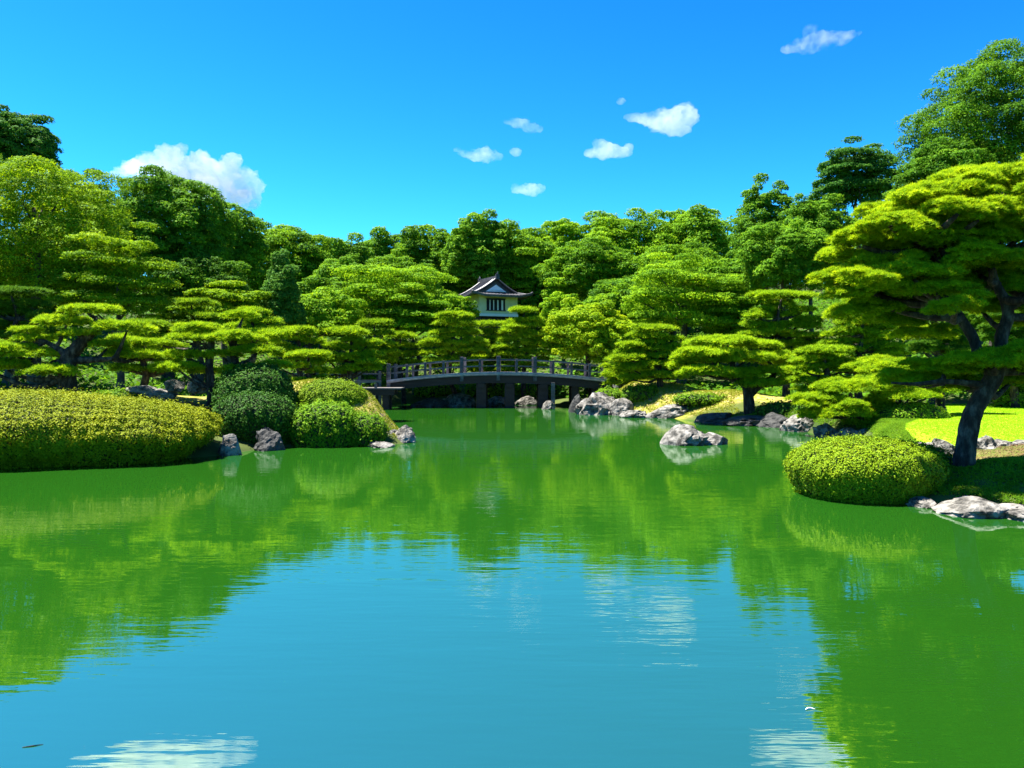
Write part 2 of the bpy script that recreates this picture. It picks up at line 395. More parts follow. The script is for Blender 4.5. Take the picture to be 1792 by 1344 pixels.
def crown_clumps(c, rx, ry, rz, style, rng, fine=1.0):
    out = []
    rx = rx*.92; ry = ry*.92; rz = rz*.93
    nt_ = max(3, int(round(2*rz/(.36*rx))))
    n = int({'round': 120, 'layer': 90, 'cone': 90, 'dome': 130}[style]*fine)
    ga = math.pi*(3-math.sqrt(5))
    lobes = rng.normal(size=(5, 3))
    for i in range(n):
        z = 1-(i+.5)/n*1.62
        th = i*ga + rng.uniform(-.3, .3); s_ = math.sqrt(max(0, 1-z*z))
        d = np.array([s_*math.cos(th), s_*math.sin(th), z])
        k = (rng.uniform(.62, .93) if style == 'layer' else rng.uniform(.70, .93)) if i > 4 else .70
        lob = 1 + .13*math.sin(3*th + lobes[0,0]*3 + z*2) + .09*math.sin(5*th+lobes[1,0]*3-z*4)
        if style == 'cone':
            zz = rng.uniform(-.95, .95) if i > 3 else .68
            rr = (1-zz)/2*.85+.12
            pos = c + np.array([rx*rr*math.cos(th)*k, ry*rr*math.sin(th)*k, rz*zz])
            q = rng.uniform(.16, .26)*rx*(.7+rr*.8); out.append([*pos, q, q, q*.8]); continue
        pos = c + np.array([rx, ry, rz])*d*k*lob
        q_ = fine**-.3
        if style == 'round': q = q_*rng.uniform(.14, .23)*rx; out.append([*pos, q*1.05, q*1.05, q*.70])
        elif style == 'dome': q = q_*rng.uniform(.14, .23)*rx; out.append([*pos, q*1.15, q*1.15, q*.58])
        else:
            f_ = (pos[2]-c[2]+rz)/(2*rz)*nt_; f_ = round(f_)+.22*math.sin(th*2)+rng.uniform(-.12, .12); pos[2] = c[2]-rz+2*rz*f_/nt_
            q = rng.uniform(.18, .30)*rx; q *= fine**-.35; out.append([*pos, q*1.25, q*1.25, q*.36])
    # inner filling so that the crown is not a shell
    for i in range(int(14*fine)):
        d = rng.uniform(-.5, .5, 3); q = rng.uniform(.24, .34)*rx
        out.append([*(c+np.array([rx, ry, rz])*d), q, q, min(q*.8, rz*.45)])
    return np.array(out)

def trunk_mb(base, top, r, targets, rng, sway=.25, n=8):
    mb = MB(); base = np.array(base, float); top = np.array(top, float)
    k = 5; pts = []; hgt = top[2]-base[2]
    for i in range(k+1):
        t = i/k; p = base*(1-t)+top*t
        if 0 < i < k: p = p + np.array([rng.uniform(-1, 1), rng.uniform(-1, 1), 0])*sway*hgt*.12
        pts.append(p)
    pts[0] = pts[0]-np.array([0, 0, .25])
    mb.tube(pts, [r*1.35]+[r*(1-.75*i/k) for i in range(1, k+1)], n=n, wob=.15, seed=int(abs(base[0])*99))
    for t_ in targets:
        t_ = np.array(t_, float)
        f = float(np.clip((t_[2]-base[2])/hgt-.22, .25, .9)); s0 = np.interp(f*k, range(k+1), range(k+1))
        i = int(min(k-1, f*k)); u = f*k-i; st = pts[i]*(1-u)+pts[i+1]*u
        mid = (st+t_)/2 + np.array([0, 0, -.06*np.linalg.norm(t_-st)]) + rng.normal(0, .04, 3)*np.linalg.norm(t_-st)
        r0 = r*(1-.75*f)*.55
        mb.tube([st, mid, t_], [r0, r0*.7, r0*.3], n=6, wob=.1)
    return mb

def tree(name, label, cat, px, yt, yb, wpx, D, style, mat, seed, group=None, tb=.5, fine=1.0, leaf=1.0, dens=1.0, ryk=.85, lean=0, trunk='barkgrey', skirt=True):
    rng = np.random.RandomState(seed)
    top = P(px, yt, D); bot = P(px, yb, D); rx = M2(wpx, D)/2
    c = (top+bot)/2; rz = (top[2]-bot[2])/2; ry = min(rx*ryk, 5.5)
    bx = c[0]+lean; gz = tz(bx, D)
    root = empty(name, (bx, D, gz)); tag(root, label, cat, group)
    cl = crown_clumps(c, rx, ry, rz, style, rng, fine)
    if skirt and bot[2] > gz + .8 and style != 'cone':
        pass
    L = max(.055, D*.0031)*leaf; W = L*.55
    g = clump_leaves(cl, L, W, (1.45 if wpx >= 240 else 1.15)*dens, rng, tbase=tb, cap=(210000 if wpx >= 240 else 110000), low=-.5, up=.3, tvar=.17)
    fol_obj('crown', [g], mat, root)
    tg = cl[rng.choice(len(cl), 7, replace=False), :3]
    trunk_mb((bx, D, gz), c+np.array([0, 0, rz*.4]), max(.12, rx*.07), tg, rng).build('trunk', M[trunk], root, smooth=True)
    return root

def pad_clumps(c, rx, ry, rz, rng, rc=None):
    """a flat cloud pad: small tufted domes over its upper face"""
    rc = rc or max(.09, min(.27*min(rx, ry), .24*rx))
    n = int(max(6, 2.1*math.pi*rx*ry/(math.pi*rc*rc)))
    out = []
    ga = math.pi*(3-math.sqrt(5)); ph = rng.uniform(0, 6)
    for i in range(n):
        rr = math.sqrt((i+.5)/n); th = i*ga+ph
        lob = 1+.17*math.sin(3*th+ph)+.12*math.sin(5*th+ph*2)+rng.normal(0, .06)
        x = rr*math.cos(th)*lob; y = rr*math.sin(th)*lob
        z = math.sqrt(max(0, 1-rr*rr*.9))
        q = rc*rng.uniform(.75, 1.25)
        out.append([c[0]+x*rx*.86, c[1]+y*ry*.86, c[2]+(z-.55)*rz*1.2+rng.normal(0, .16)*rz, q, q, min(q*.55, rz*.75)])
    return np.array(out)

def pine(label, px_base, D, pads, seed, mat='pine', ybase=None, trunk_px=None, r=None, name='pine_tree', cat='pine tree', group=None,
         tb=.5, leaf=1.0, dens=1.0, gz=None, maxlimb=9.0, depth=.35, split=True):
    """pads: list of (px, py, wpx, hpx[, dD]) in the photo, set back or forward by dD metres"""
    rng = np.random.RandomState(seed)
    bx = (px_base-896)/F*D
    gz = tz(bx, D) if gz is None else gz
    root = empty(name, (bx, D, gz)); tag(root, label, cat, group)
    L = max(.06, D*.0052)*leaf; W = L*.17
    cents = []; geos = []
    for pd in pads:
        dD = pd[4] if len(pd) > 4 else rng.uniform(-depth, depth)*M2(pd[2], D)*.5
        d2 = D+dD; c = P(pd[0], pd[1], d2)
        rx = M2(pd[2], d2)/2; rz = M2(pd[3], d2)/2; ry = rx*rng.uniform(.6, .8)
        jz = .75 if mat == 'pinehero' else .35
        if mat != 'pinehero': rz *= .85
        cl = [pad_clumps(c-np.array([0, 0, rz*.2]), rx*.92, ry, rz*.75, rng)]
        for q in range(4):                      # smaller shelves grown out of the pad at their own heights
            a_ = rng.uniform(0, 6.28); k_ = rng.uniform(.35, .75)
            o_ = np.array([rx*.62*math.cos(a_), ry*.62*math.sin(a_), rz*rng.uniform(-jz, jz)])
            cl.append(pad_clumps(c+o_, rx*k_*.75, ry*k_*.8, rz*.45, rng))
        cl = np.vstack(cl)
        g = clump_leaves(cl, L, W, 1.35*dens, rng, mode='blade', up=.45, tbase=tb, tvar=.18, low=-.15, cull=.45, cap=20000 if D > 18 else 34000)
        cents.append(c-np.array([0, 0, rz*.5]))
        if split: fol_obj('foliage_pad', [g], M[mat], root)
        else: geos.append(g)
    if not split: fol_obj('crown', geos, M[mat], root)
    r = r or .13
    mb = MB()
    if trunk_px:
        for path in trunk_px:
            pts = [P(q[0], q[1], D+(q[3] if len(q) > 3 else 0)) for q in path]
            if path is trunk_px[0]: pts[0] = np.array([pts[0][0], D, gz-.2])
            mb.tube(pts, [q[2] for q in path], n=12, wob=.16, seed=seed)
        allp = [P(q[0], q[1], D+(q[3] if len(q) > 3 else 0)) for path in trunk_px for q in path[1:]]
    else:
        topc = max(cents, key=lambda c: c[2])
        base = np.array([bx, D, gz])
        pts = [base-np.array([0, 0, .2])]
        for i in range(1, 5):
            t = i/5; pts.append(base*(1-t)+topc*t+np.array([rng.uniform(-1, 1), rng.uniform(-.5, .5), 0])*.10*(topc[2]-gz)*.5)
        pts.append(topc); mb.tube(pts, [r*1.3, r, r*.85, r*.7, r*.5, r*.25], n=9, wob=.15, seed=seed)
        allp = pts[2:]
    for c in cents:
        cand = [q for q in allp if q[2] < c[2]+.05] or [allp[0]]
        s0 = min(cand, key=lambda q: np.linalg.norm(q-c)+(.8*max(0, q[2]-c[2])))
        Ln = np.linalg.norm(c-s0)
        if Ln < .15 or Ln > maxlimb: continue
        mid = (s0+c)/2+np.array([0, 0, -.08*Ln])+rng.normal(0, .05, 3)*Ln
        r0 = min(r*.5, .05+.03*Ln)
        mb.tube([s0, mid, c], [r0, r0*.7, r0*.35], n=6, wob=.12)
    mb.build('trunk', M['bark'], root, smooth=True)
    return root

def auto_pads(px, yt, yb, w, rng, n_t=None, hp=24, first=.5):
    pads = []; H_ = yb-yt; hp = hp*.84; n_t = n_t or max(2, int(round(H_/(hp*.86))))
    for i in range(n_t):
        f = i/max(1, n_t-1); y = yt+hp*.5+f*(H_-hp)
        prof = first+(1-first)*math.sin(min(1, f*1.35)*math.pi/2)
        if f > .8: prof *= .85
        ww = w*prof
        k = 1 if i == 0 else (2 if ww < 85 else (3 if ww < 150 else 4))
        for j in range(k):
            off = 0 if k == 1 else (j-(k-1)/2)/(k-1)*1.0
            pw = ww*(1.0 if k == 1 else {2: .60, 3: .44, 4: .36}[k])*rng.uniform(.85, 1.12)
            x = px+off*(ww-pw)*rng.uniform(.85, 1.08)
            pads.append((x, y+rng.uniform(-.25, .3)*hp+abs(off)*hp*.5, pw, hp*rng.uniform(.85, 1.15)))
    return pads

# ------------------------------------------------------------------ clipped shrubs
def shrub(name, label, cat, cx, cy, rx, ry, h, mat, seed, rot=0.0, pz=2.3, pxy=2.4, L=.045, dens=1.2, rough=.04, z0=None, tb=.5, group=None,
          belly=.32, tuck=.82, cap=150000, tvar=.17, up=.15, extra=()):
    """clipped evergreen: leaf shell over a solid dark core; belly = height share of the widest ring"""
    rng = np.random.RandomState(seed)
    z0 = tz(cx, cy) if z0 is None else z0
    root = empty(name, (cx, cy, z0)); tag(root, label, cat, group)
    cr, sr = math.cos(rot), math.sin(rot)
    lobes = [(0, 0, rx, ry, h)]+list(extra)
    def surf(u, v, lb, k=1.0):
        ox, oy, ax, ay, hh = lb
        c, s_ = np.cos(u), np.sin(u)
        R = (np.abs(c)**pxy+np.abs(s_)**pxy)**(-1/pxy)
        zb = belly*hh
        ev = 2/pz
        rad = np.where(v > 0, np.cos(np.clip(v, 0, math.pi/2))**ev, 1-(1-tuck)*(-v/(math.pi/2))**1.5)
        z = np.where(v > 0, zb+(hh-zb)*np.sin(np.clip(v, 0, math.pi/2))**ev, zb+zb*(v/(math.pi/2))*1.08)
        bmp = 1+rough*sn(c*3*rad+ax, s_*3*rad, z*3, seed)+.35*rough*sn(c*rad*ax*5, s_*rad*ay*5, z*6, seed+2)
        x = ax*R*rad*c*bmp*k; y = ay*R*rad*s_*bmp*k; z = zb+(z-zb)*(1+rough*.8*sn(x*1.3, y*1.3, 0, seed+3))*k
        x = x+ox; y = y+oy
        return np.stack([cx+x*cr-y*sr, cy+x*sr+y*cr, z0+z], -1)
    parts = []; core = MB()
    for lb in lobes:
        uu, vv = np.meshgrid(np.linspace(0, 2*math.pi, 49), np.linspace(-math.pi/2, math.pi/2, 26))
        core.grid(surf(uu, vv, lb, .965))
        A = 2*math.pi*((lb[2]*lb[3])**1.6/3+(lb[2]*lb[4])**1.6/3+(lb[3]*lb[4])**1.6/3)**(1/1.6)*1.15
        W = L*.6; n = int(min(cap, dens*A/(L*W*.5)*1.5))
        u = rng.uniform(0, 2*math.pi, n*2); lowr = rng.uniform(0, 1, n*2) < .35; v = np.where(lowr, rng.uniform(-1.56, 0, n*2), np.arcsin(rng.uniform(0, 1, n*2)))
        # even out the area of the samples
        e = 2e-3; p0 = surf(u, v, lb); du = (surf(u+e, v, lb)-p0)/e; dv = (surf(u, v+e, lb)-p0)/e
        nn = np.cross(du, dv); ar = np.linalg.norm(nn, axis=1)/np.where(lowr, .223, .65*np.maximum(np.cos(v), .05))
        ok = rng.uniform(0, 1, n*2) < np.clip(ar/np.percentile(ar, 85), 0, 1)
        p0 = p0[ok]; nn = unit(nn[ok]); u = u[ok]
        flip = ((p0-np.array([cx, cy, z0+belly*lb[4]]))*nn).sum(1) < 0
        nn[flip] *= -1
        p = p0+nn*(rng.normal(0, L*.42, (len(p0), 1))+L*2.2*(rng.uniform(0, 1, (len(p0), 1)) > .985))
        p = p+nn*(L*1.1*sn(p0[:, 0]*11, p0[:, 1]*11, p0[:, 2]*11, seed))[:, None]
        patch = sn(p0[:, 0]*1.7, p0[:, 1]*1.7, p0[:, 2]*1.7, seed+7)
        tone = np.clip(tb+.14*patch+rng.normal(0, tvar, len(p)), 0, 1)
        nn = unit(nn*(1-up)+np.array([0, 0, up]))
        parts.append(leaf_geo(p, nn, tone, L, W, rng, 'leaf', .42))
    core.build('shrub_core', M['core'], root, smooth=True)
    fol_obj('leaf_shell', parts, M[mat], root)
    return root

# ------------------------------------------------------------------ rocks
def rock_mesh(name, parts, mat, label, cat='rock', group=None, seed=0, sub=4, kind=None):
    """parts: list of (x, y, z, rx, ry, rz) blocks that make one boulder"""
    bm = bmesh.new()
    x0, y0 = parts[0][0], parts[0][1]
    for q, (x, y, z, rx, ry, rz) in enumerate(parts):
        r = bmesh.ops.create_icosphere(bm, subdivisions=sub, radius=1)
        off = Vector((seed*7.3+q*3.1, q*5.7-seed, seed*1.9))
        rg = random.Random(seed*31+q)
        cuts = [(Vector((rg.uniform(-1, 1), rg.uniform(-1, 1), rg.uniform(-.3, 1))).normalized(), rg.uniform(.62, .88)) for _ in range(7)]
        for v in r['verts']:
            d = v.co.copy()
            k = 1+.30*mnoise.noise(d*1.4+off)+.22*mnoise.noise(d*3.1+off*1.3)+.26*(.5-abs(mnoise.noise(d*5.5+off)))+.13*mnoise.noise(d*11+off)+.09*mnoise.noise(d*22+off)
            p = d*k
            for n_, c_ in cuts:
                e = p.dot(n_)-c_
                if e > 0: p -= n_*e*.7
            v.co = Vector((p.x*rx+x-x0, p.y*ry+y-y0, p.z*rz+z))
    me = bpy.data.meshes.new(name); bm.to_mesh(me); bm.free()
    me.polygons.foreach_set('use_smooth', np.zeros(len(me.polygons), bool))
    me.materials.append(mat); o = bpy.data.objects.new(name, me); C.objects.link(o); o.location = (x0, y0, 0)
    tag(o, label, cat, group, kind)
    return o

def rock_px(label, px, yb, w, h, seed, ext=(), D=None, mat='rock', group=None, name='shoreline_rock', zb=0.0, sub=4, depth=.7):
    """a rock whose foot is seen at pixel (px, yb), w by h pixels; ext: more blocks (dx, w, h)"""
    D = D or F*(CAMH-zb)/(yb-640.0)
    D += M2(w, D)*depth*.35
    parts = []
    for (dx, ww, hh) in ((0, w, h),)+tuple(ext):
        x = (px+dx-896)/F*D; rx = M2(ww, D)/2*1.08; hz = M2(hh, D)
        parts.append((x, D+(.15*rx if dx else 0), zb+hz*.12, rx, rx*depth+.1, hz*.95))
    return rock_mesh(name, parts, M[mat], label, 'rock', group, seed, sub)

# ================================================================== back trees
G_ = 'trees of the wooded hill behind the garden'
T = [
 # name, label, px, ytop, ybottom, width, D, style, mat, seed, tb
 ('evergreen_tree','tall dark evergreen poking above everything at the far left edge',22,186,340,160,44,'dome','deep',1,.6),
 ('evergreen_tree','dark evergreen whose top shows behind the yellow-green tree at left',125,286,525,170,50,'round','dark',2,.45),
 ('broadleaf_tree','big dark green dome tree in front of the large white cloud',292,294,540,250,42,'round','dark',3,.5),
 ('broadleaf_tree','dark green tree shoulder just right of the large white cloud foot',398,350,520,130,47,'round','dark',4,.55),
 ('broadleaf_tree','lighter green flat-topped tree above the dark cone-shaped tree',492,378,575,190,55,'dome','mid',5,.45),
 ('broadleaf_tree','airy dark green tree where the skyline dips left of centre',588,406,575,155,62,'round','dark',6,.65),
 ('broadleaf_tree','small round dark tree at the right end of the skyline dip',674,392,565,130,72,'round','dark',7,.6),
 ('broadleaf_tree','green tree between the round dark tree and the airy treetop on the skyline',750,386,575,155,70,'round','mid',8,.35),
 ('broadleaf_tree','dark airy treetop highest on the skyline left of the pavilion roof',836,364,535,140,66,'round','dark',9,.6),
 ('broadleaf_tree','wide mid green dome directly above the pavilion roof',893,386,555,190,68,'dome','mid',10,.5),
 ('broadleaf_tree','pale green dome on the skyline right of the pavilion',985,369,555,120,72,'dome','mid',11,.6),
 ('broadleaf_tree','broad bright green dome on the skyline right of centre',1085,358,575,200,63,'dome','mid',12,.55),
 ('broadleaf_tree','big dark green dome on the skyline before the drop to the tall trees',1205,346,575,180,64,'round','dark',13,.75),
 ('broadleaf_tree','mid green tree mound upslope of the pavilion to its right',1040,415,550,190,56,'dome','mid',14,.4),
 ('broadleaf_tree','dark shaded tree low behind the pavilion right corner',955,430,595,120,69,'dome','dark',15,.6),
 ('broadleaf_tree','mid green tree mound below the big dark skyline dome',1180,425,560,200,54,'dome','mid',16,.35),
 ('conifer_tree','pointed dark green tree rising above the right skyline',1338,300,555,130,52,'round','dark',17,.5),
 ('conifer_tree','gappy pine on the right skyline with blue sky showing under its crown',1500,250,395,165,48,'layer','deep',18,.6),
 ('broadleaf_tree','dark green tree between the pointed tree and the gappy pine',1425,336,520,150,46,'round','dark',19,.5),
 ('broadleaf_tree','dark green mass under the pointed tree beside the bright maple-like pine',1375,385,540,180,42,'round','dark',20,.6),
 ('evergreen_tree','huge dark green tree filling the upper right corner',1760,72,420,330,35,'dome','dark',21,.38),
 ('evergreen_tree','lower dark green crown at the foot of the huge corner tree',1665,232,430,190,34,'dome','dark',22,.42),
 ('broadleaf_tree','dark green tree in shade left of the right tall trees',1268,445,570,150,50,'round','dark',23,.6),
 ('broadleaf_tree','rounded dark tree below the skyline dip left of centre',600,448,560,120,52,'dome','dark',24,.7),
 ('broadleaf_tree','dark green tree shading the gap above the clipped pines at left',345,440,580,190,40,'round','dark',25,.35),
 ('broadleaf_tree','light green slope tree between skyline dip and round dark tree',690,445,560,150,56,'dome','mid',26,.4),
 ('conifer_tree','dark cone-shaped conifer standing alone left of centre',491,430,575,92,39,'cone','deep',27,.85),
 ('broadleaf_tree','round mid green tree touching the right side of the pavilion roof',940,476,600,85,66,'dome','dark',28,.75),
 ('broadleaf_tree','dark tree glimpsed through the bright pine crown on the right',1640,400,600,280,30,'round','dark',29,.4),
 ('broadleaf_tree','dark tree closing the view behind the lawn at the right edge',1790,420,660,240,33,'round','dark',30,.5),
 ('broadleaf_tree','dark tree behind the shaded pines at the left edge',10,420,640,260,34,'round','dark',31,.4),
 ('broadleaf_tree','olive green tree low between the cone conifer and the layered slope tree',560,480,590,150,48,'dome','mid',32,.3),
 ('broadleaf_tree','dark green tree filling the slope behind the pavilion',830,425,560,150,70,'round','dark',33,.45),
 ('broadleaf_tree','dark green tree filling the hillside centre right behind the domed pines',1120,480,600,220,52,'round','dark',34,.4),
 ('broadleaf_tree','light leafy tree crown touching the left wall of the pavilion',806,512,600,58,54,'dome','mid',35,.55),
 # the layered tiers in the middle distance
 ('maple_tree','large yellow-green tiered tree at the left edge under the tall evergreen',60,262,600,345,31,'dome','yellow',40,.46),
 ('maple_tree','yellow-green tiered tree sloping down right of the largest tiered tree',205,392,600,210,29,'layer','yellow',41,.45),
 ('broadleaf_tree','layered bright green tree left of the pavilion roof',693,443,600,225,46,'layer','mid',42,.62),
 ('broadleaf_tree','low domed tree below the cone conifer on its right',545,506,610,180,42,'dome','mid',43,.62),
 ('broadleaf_tree','mid green spreading tree just left of the pavilion wall',728,505,600,150,44,'layer','mid',44,.5),
 ('broadleaf_tree','large layered green dome right of centre above the bridge end pines',1195,455,600,230,45,'layer','mid',45,.62),
 ('broadleaf_tree','small light dome tree between pavilion and big light dome',985,508,600,90,50,'dome','mid',46,.75),
 ('broadleaf_tree','soft green dome tree behind the big light dome',1095,490,600,130,50,'dome','mid',47,.55),
 ('broadleaf_tree','big light green dome tree above the right half of the bridge rail',1030,522,655,165,42,'dome','yellow',48,.7),
 ('broadleaf_tree','light green shoulder at the lower right of the big light dome',1075,555,655,110,41,'dome','yellow',49,.6),
 ('broadleaf_tree','small mid green tree behind the tallest tiered pine at right',1290,500,620,130,44,'layer','mid',50,.55),
 ('broadleaf_tree','layered tree behind the tiered pines at centre left',395,490,600,160,38,'layer','yellow',51,.5),
]
for (nm, lb, px, yt, yb, w_, D, st, mt, sd_, tb) in T:
    tree(nm, lb, 'tree', px, yt, yb, w_, D, st, M[mt], sd_, G_, tb=tb, fine=1.8 if w_ >= 240 else (1.4 if D < 50 else 1.1))

# ================================================================== cloud pruned pines
GP = 'cloud-pruned pines around the pond'
def apine(label, px, yt, yb, w_, D, seed, pb=None, mat='pine', hp=24, n_t=None, tb=.55, first=.5, split=True, trunk=None, **k):
    rng = np.random.RandomState(seed+500)
    return pine(label, pb or px, D, auto_pads(px, yt, yb, w_, rng, n_t, hp, first), seed, mat=mat, tb=tb, group=GP, split=split, trunk_px=trunk, **k)

pine('gnarled cloud-pruned pine with a dark forked trunk behind the big hedge', 120, 21,
     [(153,543,104,26),(116,563,104,30),(136,584,70,20),(221,574,100,38),(56,593,72,27),(46,578,50,18),(55,620,118,30),(16,612,90,34),
      (240,621,104,28,.8),(188,603,84,28,.4),(85,650,96,32,-.3),(14,640,80,40),(225,598,90,28,1.0),(-30,600,80,30),(-20,640,90,36)],
     101, tb=.62, r=.2, trunk_px=[[(120,700,.27),(118,660,.22),(120,628,.21),(132,612,.17),(150,592,.14),(166,575,.11),(170,556,.07)],
                          [(120,632,.14),(112,618,.10),(98,608,.07),(80,598,.05)],[(118,640,.12),(100,634,.09),(84,640,.05)],[(124,630,.12),(160,630,.08),(200,628,.05)]], group=GP)
pine('twin-trunked tiered pine rising above the dark bush', 388, 22,
     [(425,552,70,22,.6),(350,575,96,30),(338,592,100,28),(400,590,110,34),(460,585,90,32,.5),(328,622,80,28),(312,642,80,26,-.3),(390,620,70,24),(450,612,90,30),
      (360,650,70,24,.5),(478,640,70,26,.5),(422,650,70,28),(285,600,60,24,.8)], 102, tb=.62,
     trunk_px=[[(368,720,.15),(370,680,.12),(366,640,.11),(369,606,.10),(372,585,.06)],[(420,720,.14),(418,680,.12),(412,640,.11),(408,606,.10),(414,580,.06)]], group=GP)
apine('tiered pine topped by a bright pad between twin trunks and centre-left dome', 442, 539, 600, 120, 27, 103, hp=22)
apine('low domed pine with stacked pads behind the round clipped dome', 520, 568, 640, 110, 29, 104, hp=24, first=.75)
apine('spreading pine with a straight dark trunk left of the bridge', 613, 570, 655, 130, 29, 105, pb=612, hp=25, first=.6,
      trunk=[[(612,690,.14),(612,660,.11),(614,630,.10),(616,600,.08),(618,585,.05)]])
apine('rounded pine with dense tiers at the left foot of the bridge', 702, 580, 640, 95, 42, 106, hp=19, first=.7)
apine('small mounded pine pad just above the round clipped dome', 540, 615, 668, 80, 25.5, 107, hp=24, first=.9)
apine('stacked pine below the pavilion to its left', 795, 546, 645, 130, 41, 108, hp=18, first=.45, split=False)
apine('cone-stacked pine below the pavilion to its right with visible trunk', 918, 537, 648, 108, 42, 109, hp=18, first=.45, split=False)
apine('small low pine tucked between the two stacked pines above the bridge', 858, 563, 650, 84, 43, 110, hp=16, first=.7, split=False)
apine('pine with open tiers and thin straight trunk on the mossy mound', 1145, 565, 662, 150, 33, 111, pb=1156, hp=20, first=.55,
      trunk=[[(1157,690,.15),(1154,660,.12),(1152,630,.11),(1150,600,.09),(1148,580,.05)]])
apine('darker pine behind the thin-trunked pine at its left', 1100, 618, 672, 95, 35.5, 112, pb=1112, hp=19, first=.8)
apine('low green pine clump hugging the right end of the bridge', 1088, 625, 668, 60, 37, 113, hp=17, first=.9)
pine('leaning low pine with the brightest pads above the shaded bank', 1310, 28,
     [(1272,598,120,30),(1250,618,140,28),(1330,604,90,24,.6),(1222,630,90,26),(1300,628,120,28),(1240,652,110,30,-.6),(1345,625,100,26,.5),(1290,655,90,26),
      (1200,640,60,22,.5),(1360,650,100,28),(1395,635,90,26,.8),(1330,672,90,24,-.4),(1405,660,90,28)], 114, tb=.68, r=.16,
     trunk_px=[[(1312,700,.20),(1308,680,.17),(1292,664,.15),(1282,645,.11),(1284,620,.07)],[(1310,690,.17),(1328,676,.13),(1348,662,.09),(1362,650,.06)],
               [(1296,668,.12),(1270,660,.08),(1245,655,.05)]], group=GP)
apine('tall tiered pine with layered shelves right of centre', 1368, 512, 640, 165, 31, 115, hp=22, first=.6, pb=1376)
apine('broad tiered pine beside the tall shelved pine toward the right', 1508, 545, 650, 165, 28, 116, hp=22, first=.6)
apine('pine seen between the shelved pines and the lawn in middle distance', 1440, 600, 690, 120, 25, 117, hp=26, first=.75, pb=1450)
apine('green layered pine below the bright crown left of the big trunks', 1540, 490, 575, 190, 29, 118, hp=22, first=.55, mat='pine', tb=.4)
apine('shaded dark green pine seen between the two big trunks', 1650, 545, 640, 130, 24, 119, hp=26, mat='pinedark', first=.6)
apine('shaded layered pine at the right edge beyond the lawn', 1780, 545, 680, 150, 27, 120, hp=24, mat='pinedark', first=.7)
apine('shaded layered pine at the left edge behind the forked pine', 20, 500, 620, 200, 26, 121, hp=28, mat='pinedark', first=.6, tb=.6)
apine('layered pine slope between forked pine and twin-trunked pine', 255, 560, 650, 140, 25, 122, hp=24, mat='pine', first=.6, tb=.35)
apine('layered green pine at mid height above the twin-trunked pine', 335, 525, 590, 150, 32, 123, hp=20, mat='pine', first=.6, tb=.3)
apine('pale tiered pine partly behind the spreading pine left of the bridge', 655, 560, 635, 95, 40, 124, hp=19, first=.7, tb=.45)
pine('low creeping pine with a bent stem above the right shore rocks', 1522, 22.5,
     [(1440,700,110,50),(1490,680,130,44),(1470,720,110,34,-.3),(1560,665,150,42,.4),(1590,690,110,34),(1520,712,90,30,.5),(1430,722,70,26),(1505,738,70,20,.2),
      (1640,680,90,30,.8),(1540,640,130,30,1.5),(1585,715,90,26,.6)], 125, mat='pinehero', tb=.55, leaf=.9, r=.12,
     trunk_px=[[(1548,756,.17),(1520,745,.13),(1505,727,.11),(1492,705,.09),(1488,690,.05)],[(1520,745,.11),(1550,735,.08),(1580,716,.05)]], group=GP)
# the big pine on the right bank: small tufts between its larger shelves
_r = random.Random(5); HERO_TWIGS = []
while len(HERO_TWIGS) < 28:
    a_, b_ = _r.uniform(-1, 1), _r.uniform(-1, 1)
    if a_*a_+b_*b_ < 1: HERO_TWIGS.append((1690+235*a_, 425+118*b_-25*a_, _r.uniform(55, 110), _r.uniform(26, 40), _r.uniform(-1.1, 1.1)))
pine('big leaning pine on the right bank with a thick dark trunk and bright crown', 1688, 12.6,
     [(1745,312,200,60,.3),(1650,338,190,60),(1830,330,200,80),(1570,372,150,54,.3),(1700,370,220,64,-.4),(1600,405,190,56,-.2),(1790,395,220,70,-.3),(1510,420,130,46),
      (1560,448,170,50,.4),(1660,430,190,52,.5),(1740,455,190,60,-.5),(1840,450,170,60),(1500,474,120,44,.2),(1600,478,190,46,-.5),(1690,495,150,46,.6),(1790,500,180,54,.5),
      (1530,505,130,40,.6),(1870,520,160,60),(1480,512,80,30),(1590,520,130,34,.9),(1840,390,150,60,.8),
      (1740,630,200,56,-.4),(1650,645,130,40,.2),(1830,640,180,60,.3),(1690,668,120,34,.8),(1600,660,120,36,.6),(1770,660,120,34,.7),(1600,345,90,30,.6),(1690,305,110,36,.8),
      (1880,300,150,70),(1620,545,110,30,.9),(1560,535,110,28,.7),(1720,540,90,26,1.0),(1800,560,140,36,.9),(1680,450,150,44,.9),(1560,490,120,36,.9),(1750,480,130,40,.7),(1610,440,140,44,.7),(1780,345,180,56,.6),(1490,545,110,34,.5),(1550,560,120,30,1.1),(1640,505,120,36,-.5),(1520,480,120,38,-.3),(1610,585,120,30,1.3),(1455,490,70,28,.2),(1700,330,150,50,1.0),(1820,300,150,50,.9)]+HERO_TWIGS,
     131, mat='pinehero', tb=.66, leaf=1.0, r=.2, dens=1.1, maxlimb=1.15,
     trunk_px=[[(1686,832,.20),(1688,800,.158),(1694,755,.148),(1706,715,.14),(1728,680,.135),(1742,655,.13)],
               [(1742,662,.12),(1715,625,.085),(1702,590,.08),(1680,555,.07),(1662,525,.062),(1655,480,.05),(1648,440,.04),(1640,380,.03)],
               [(1742,662,.12),(1752,630,.10),(1752,590,.095),(1764,555,.09),(1758,525,.078),(1742,495,.065),(1735,450,.06),(1745,400,.04),(1745,340,.025)],
               [(1648,460,.05),(1620,430,.045),(1590,410,.035),(1560,395,.02)],
               [(1730,676,.07),(1690,670,.05),(1650,668,.04),(1600,672,.03),(1560,670,.015)],[(1760,545,.07),(1800,520,.05),(1840,500,.035)],[(1746,650,.09),(1790,650,.06),(1840,655,.04)]],
     group=GP)

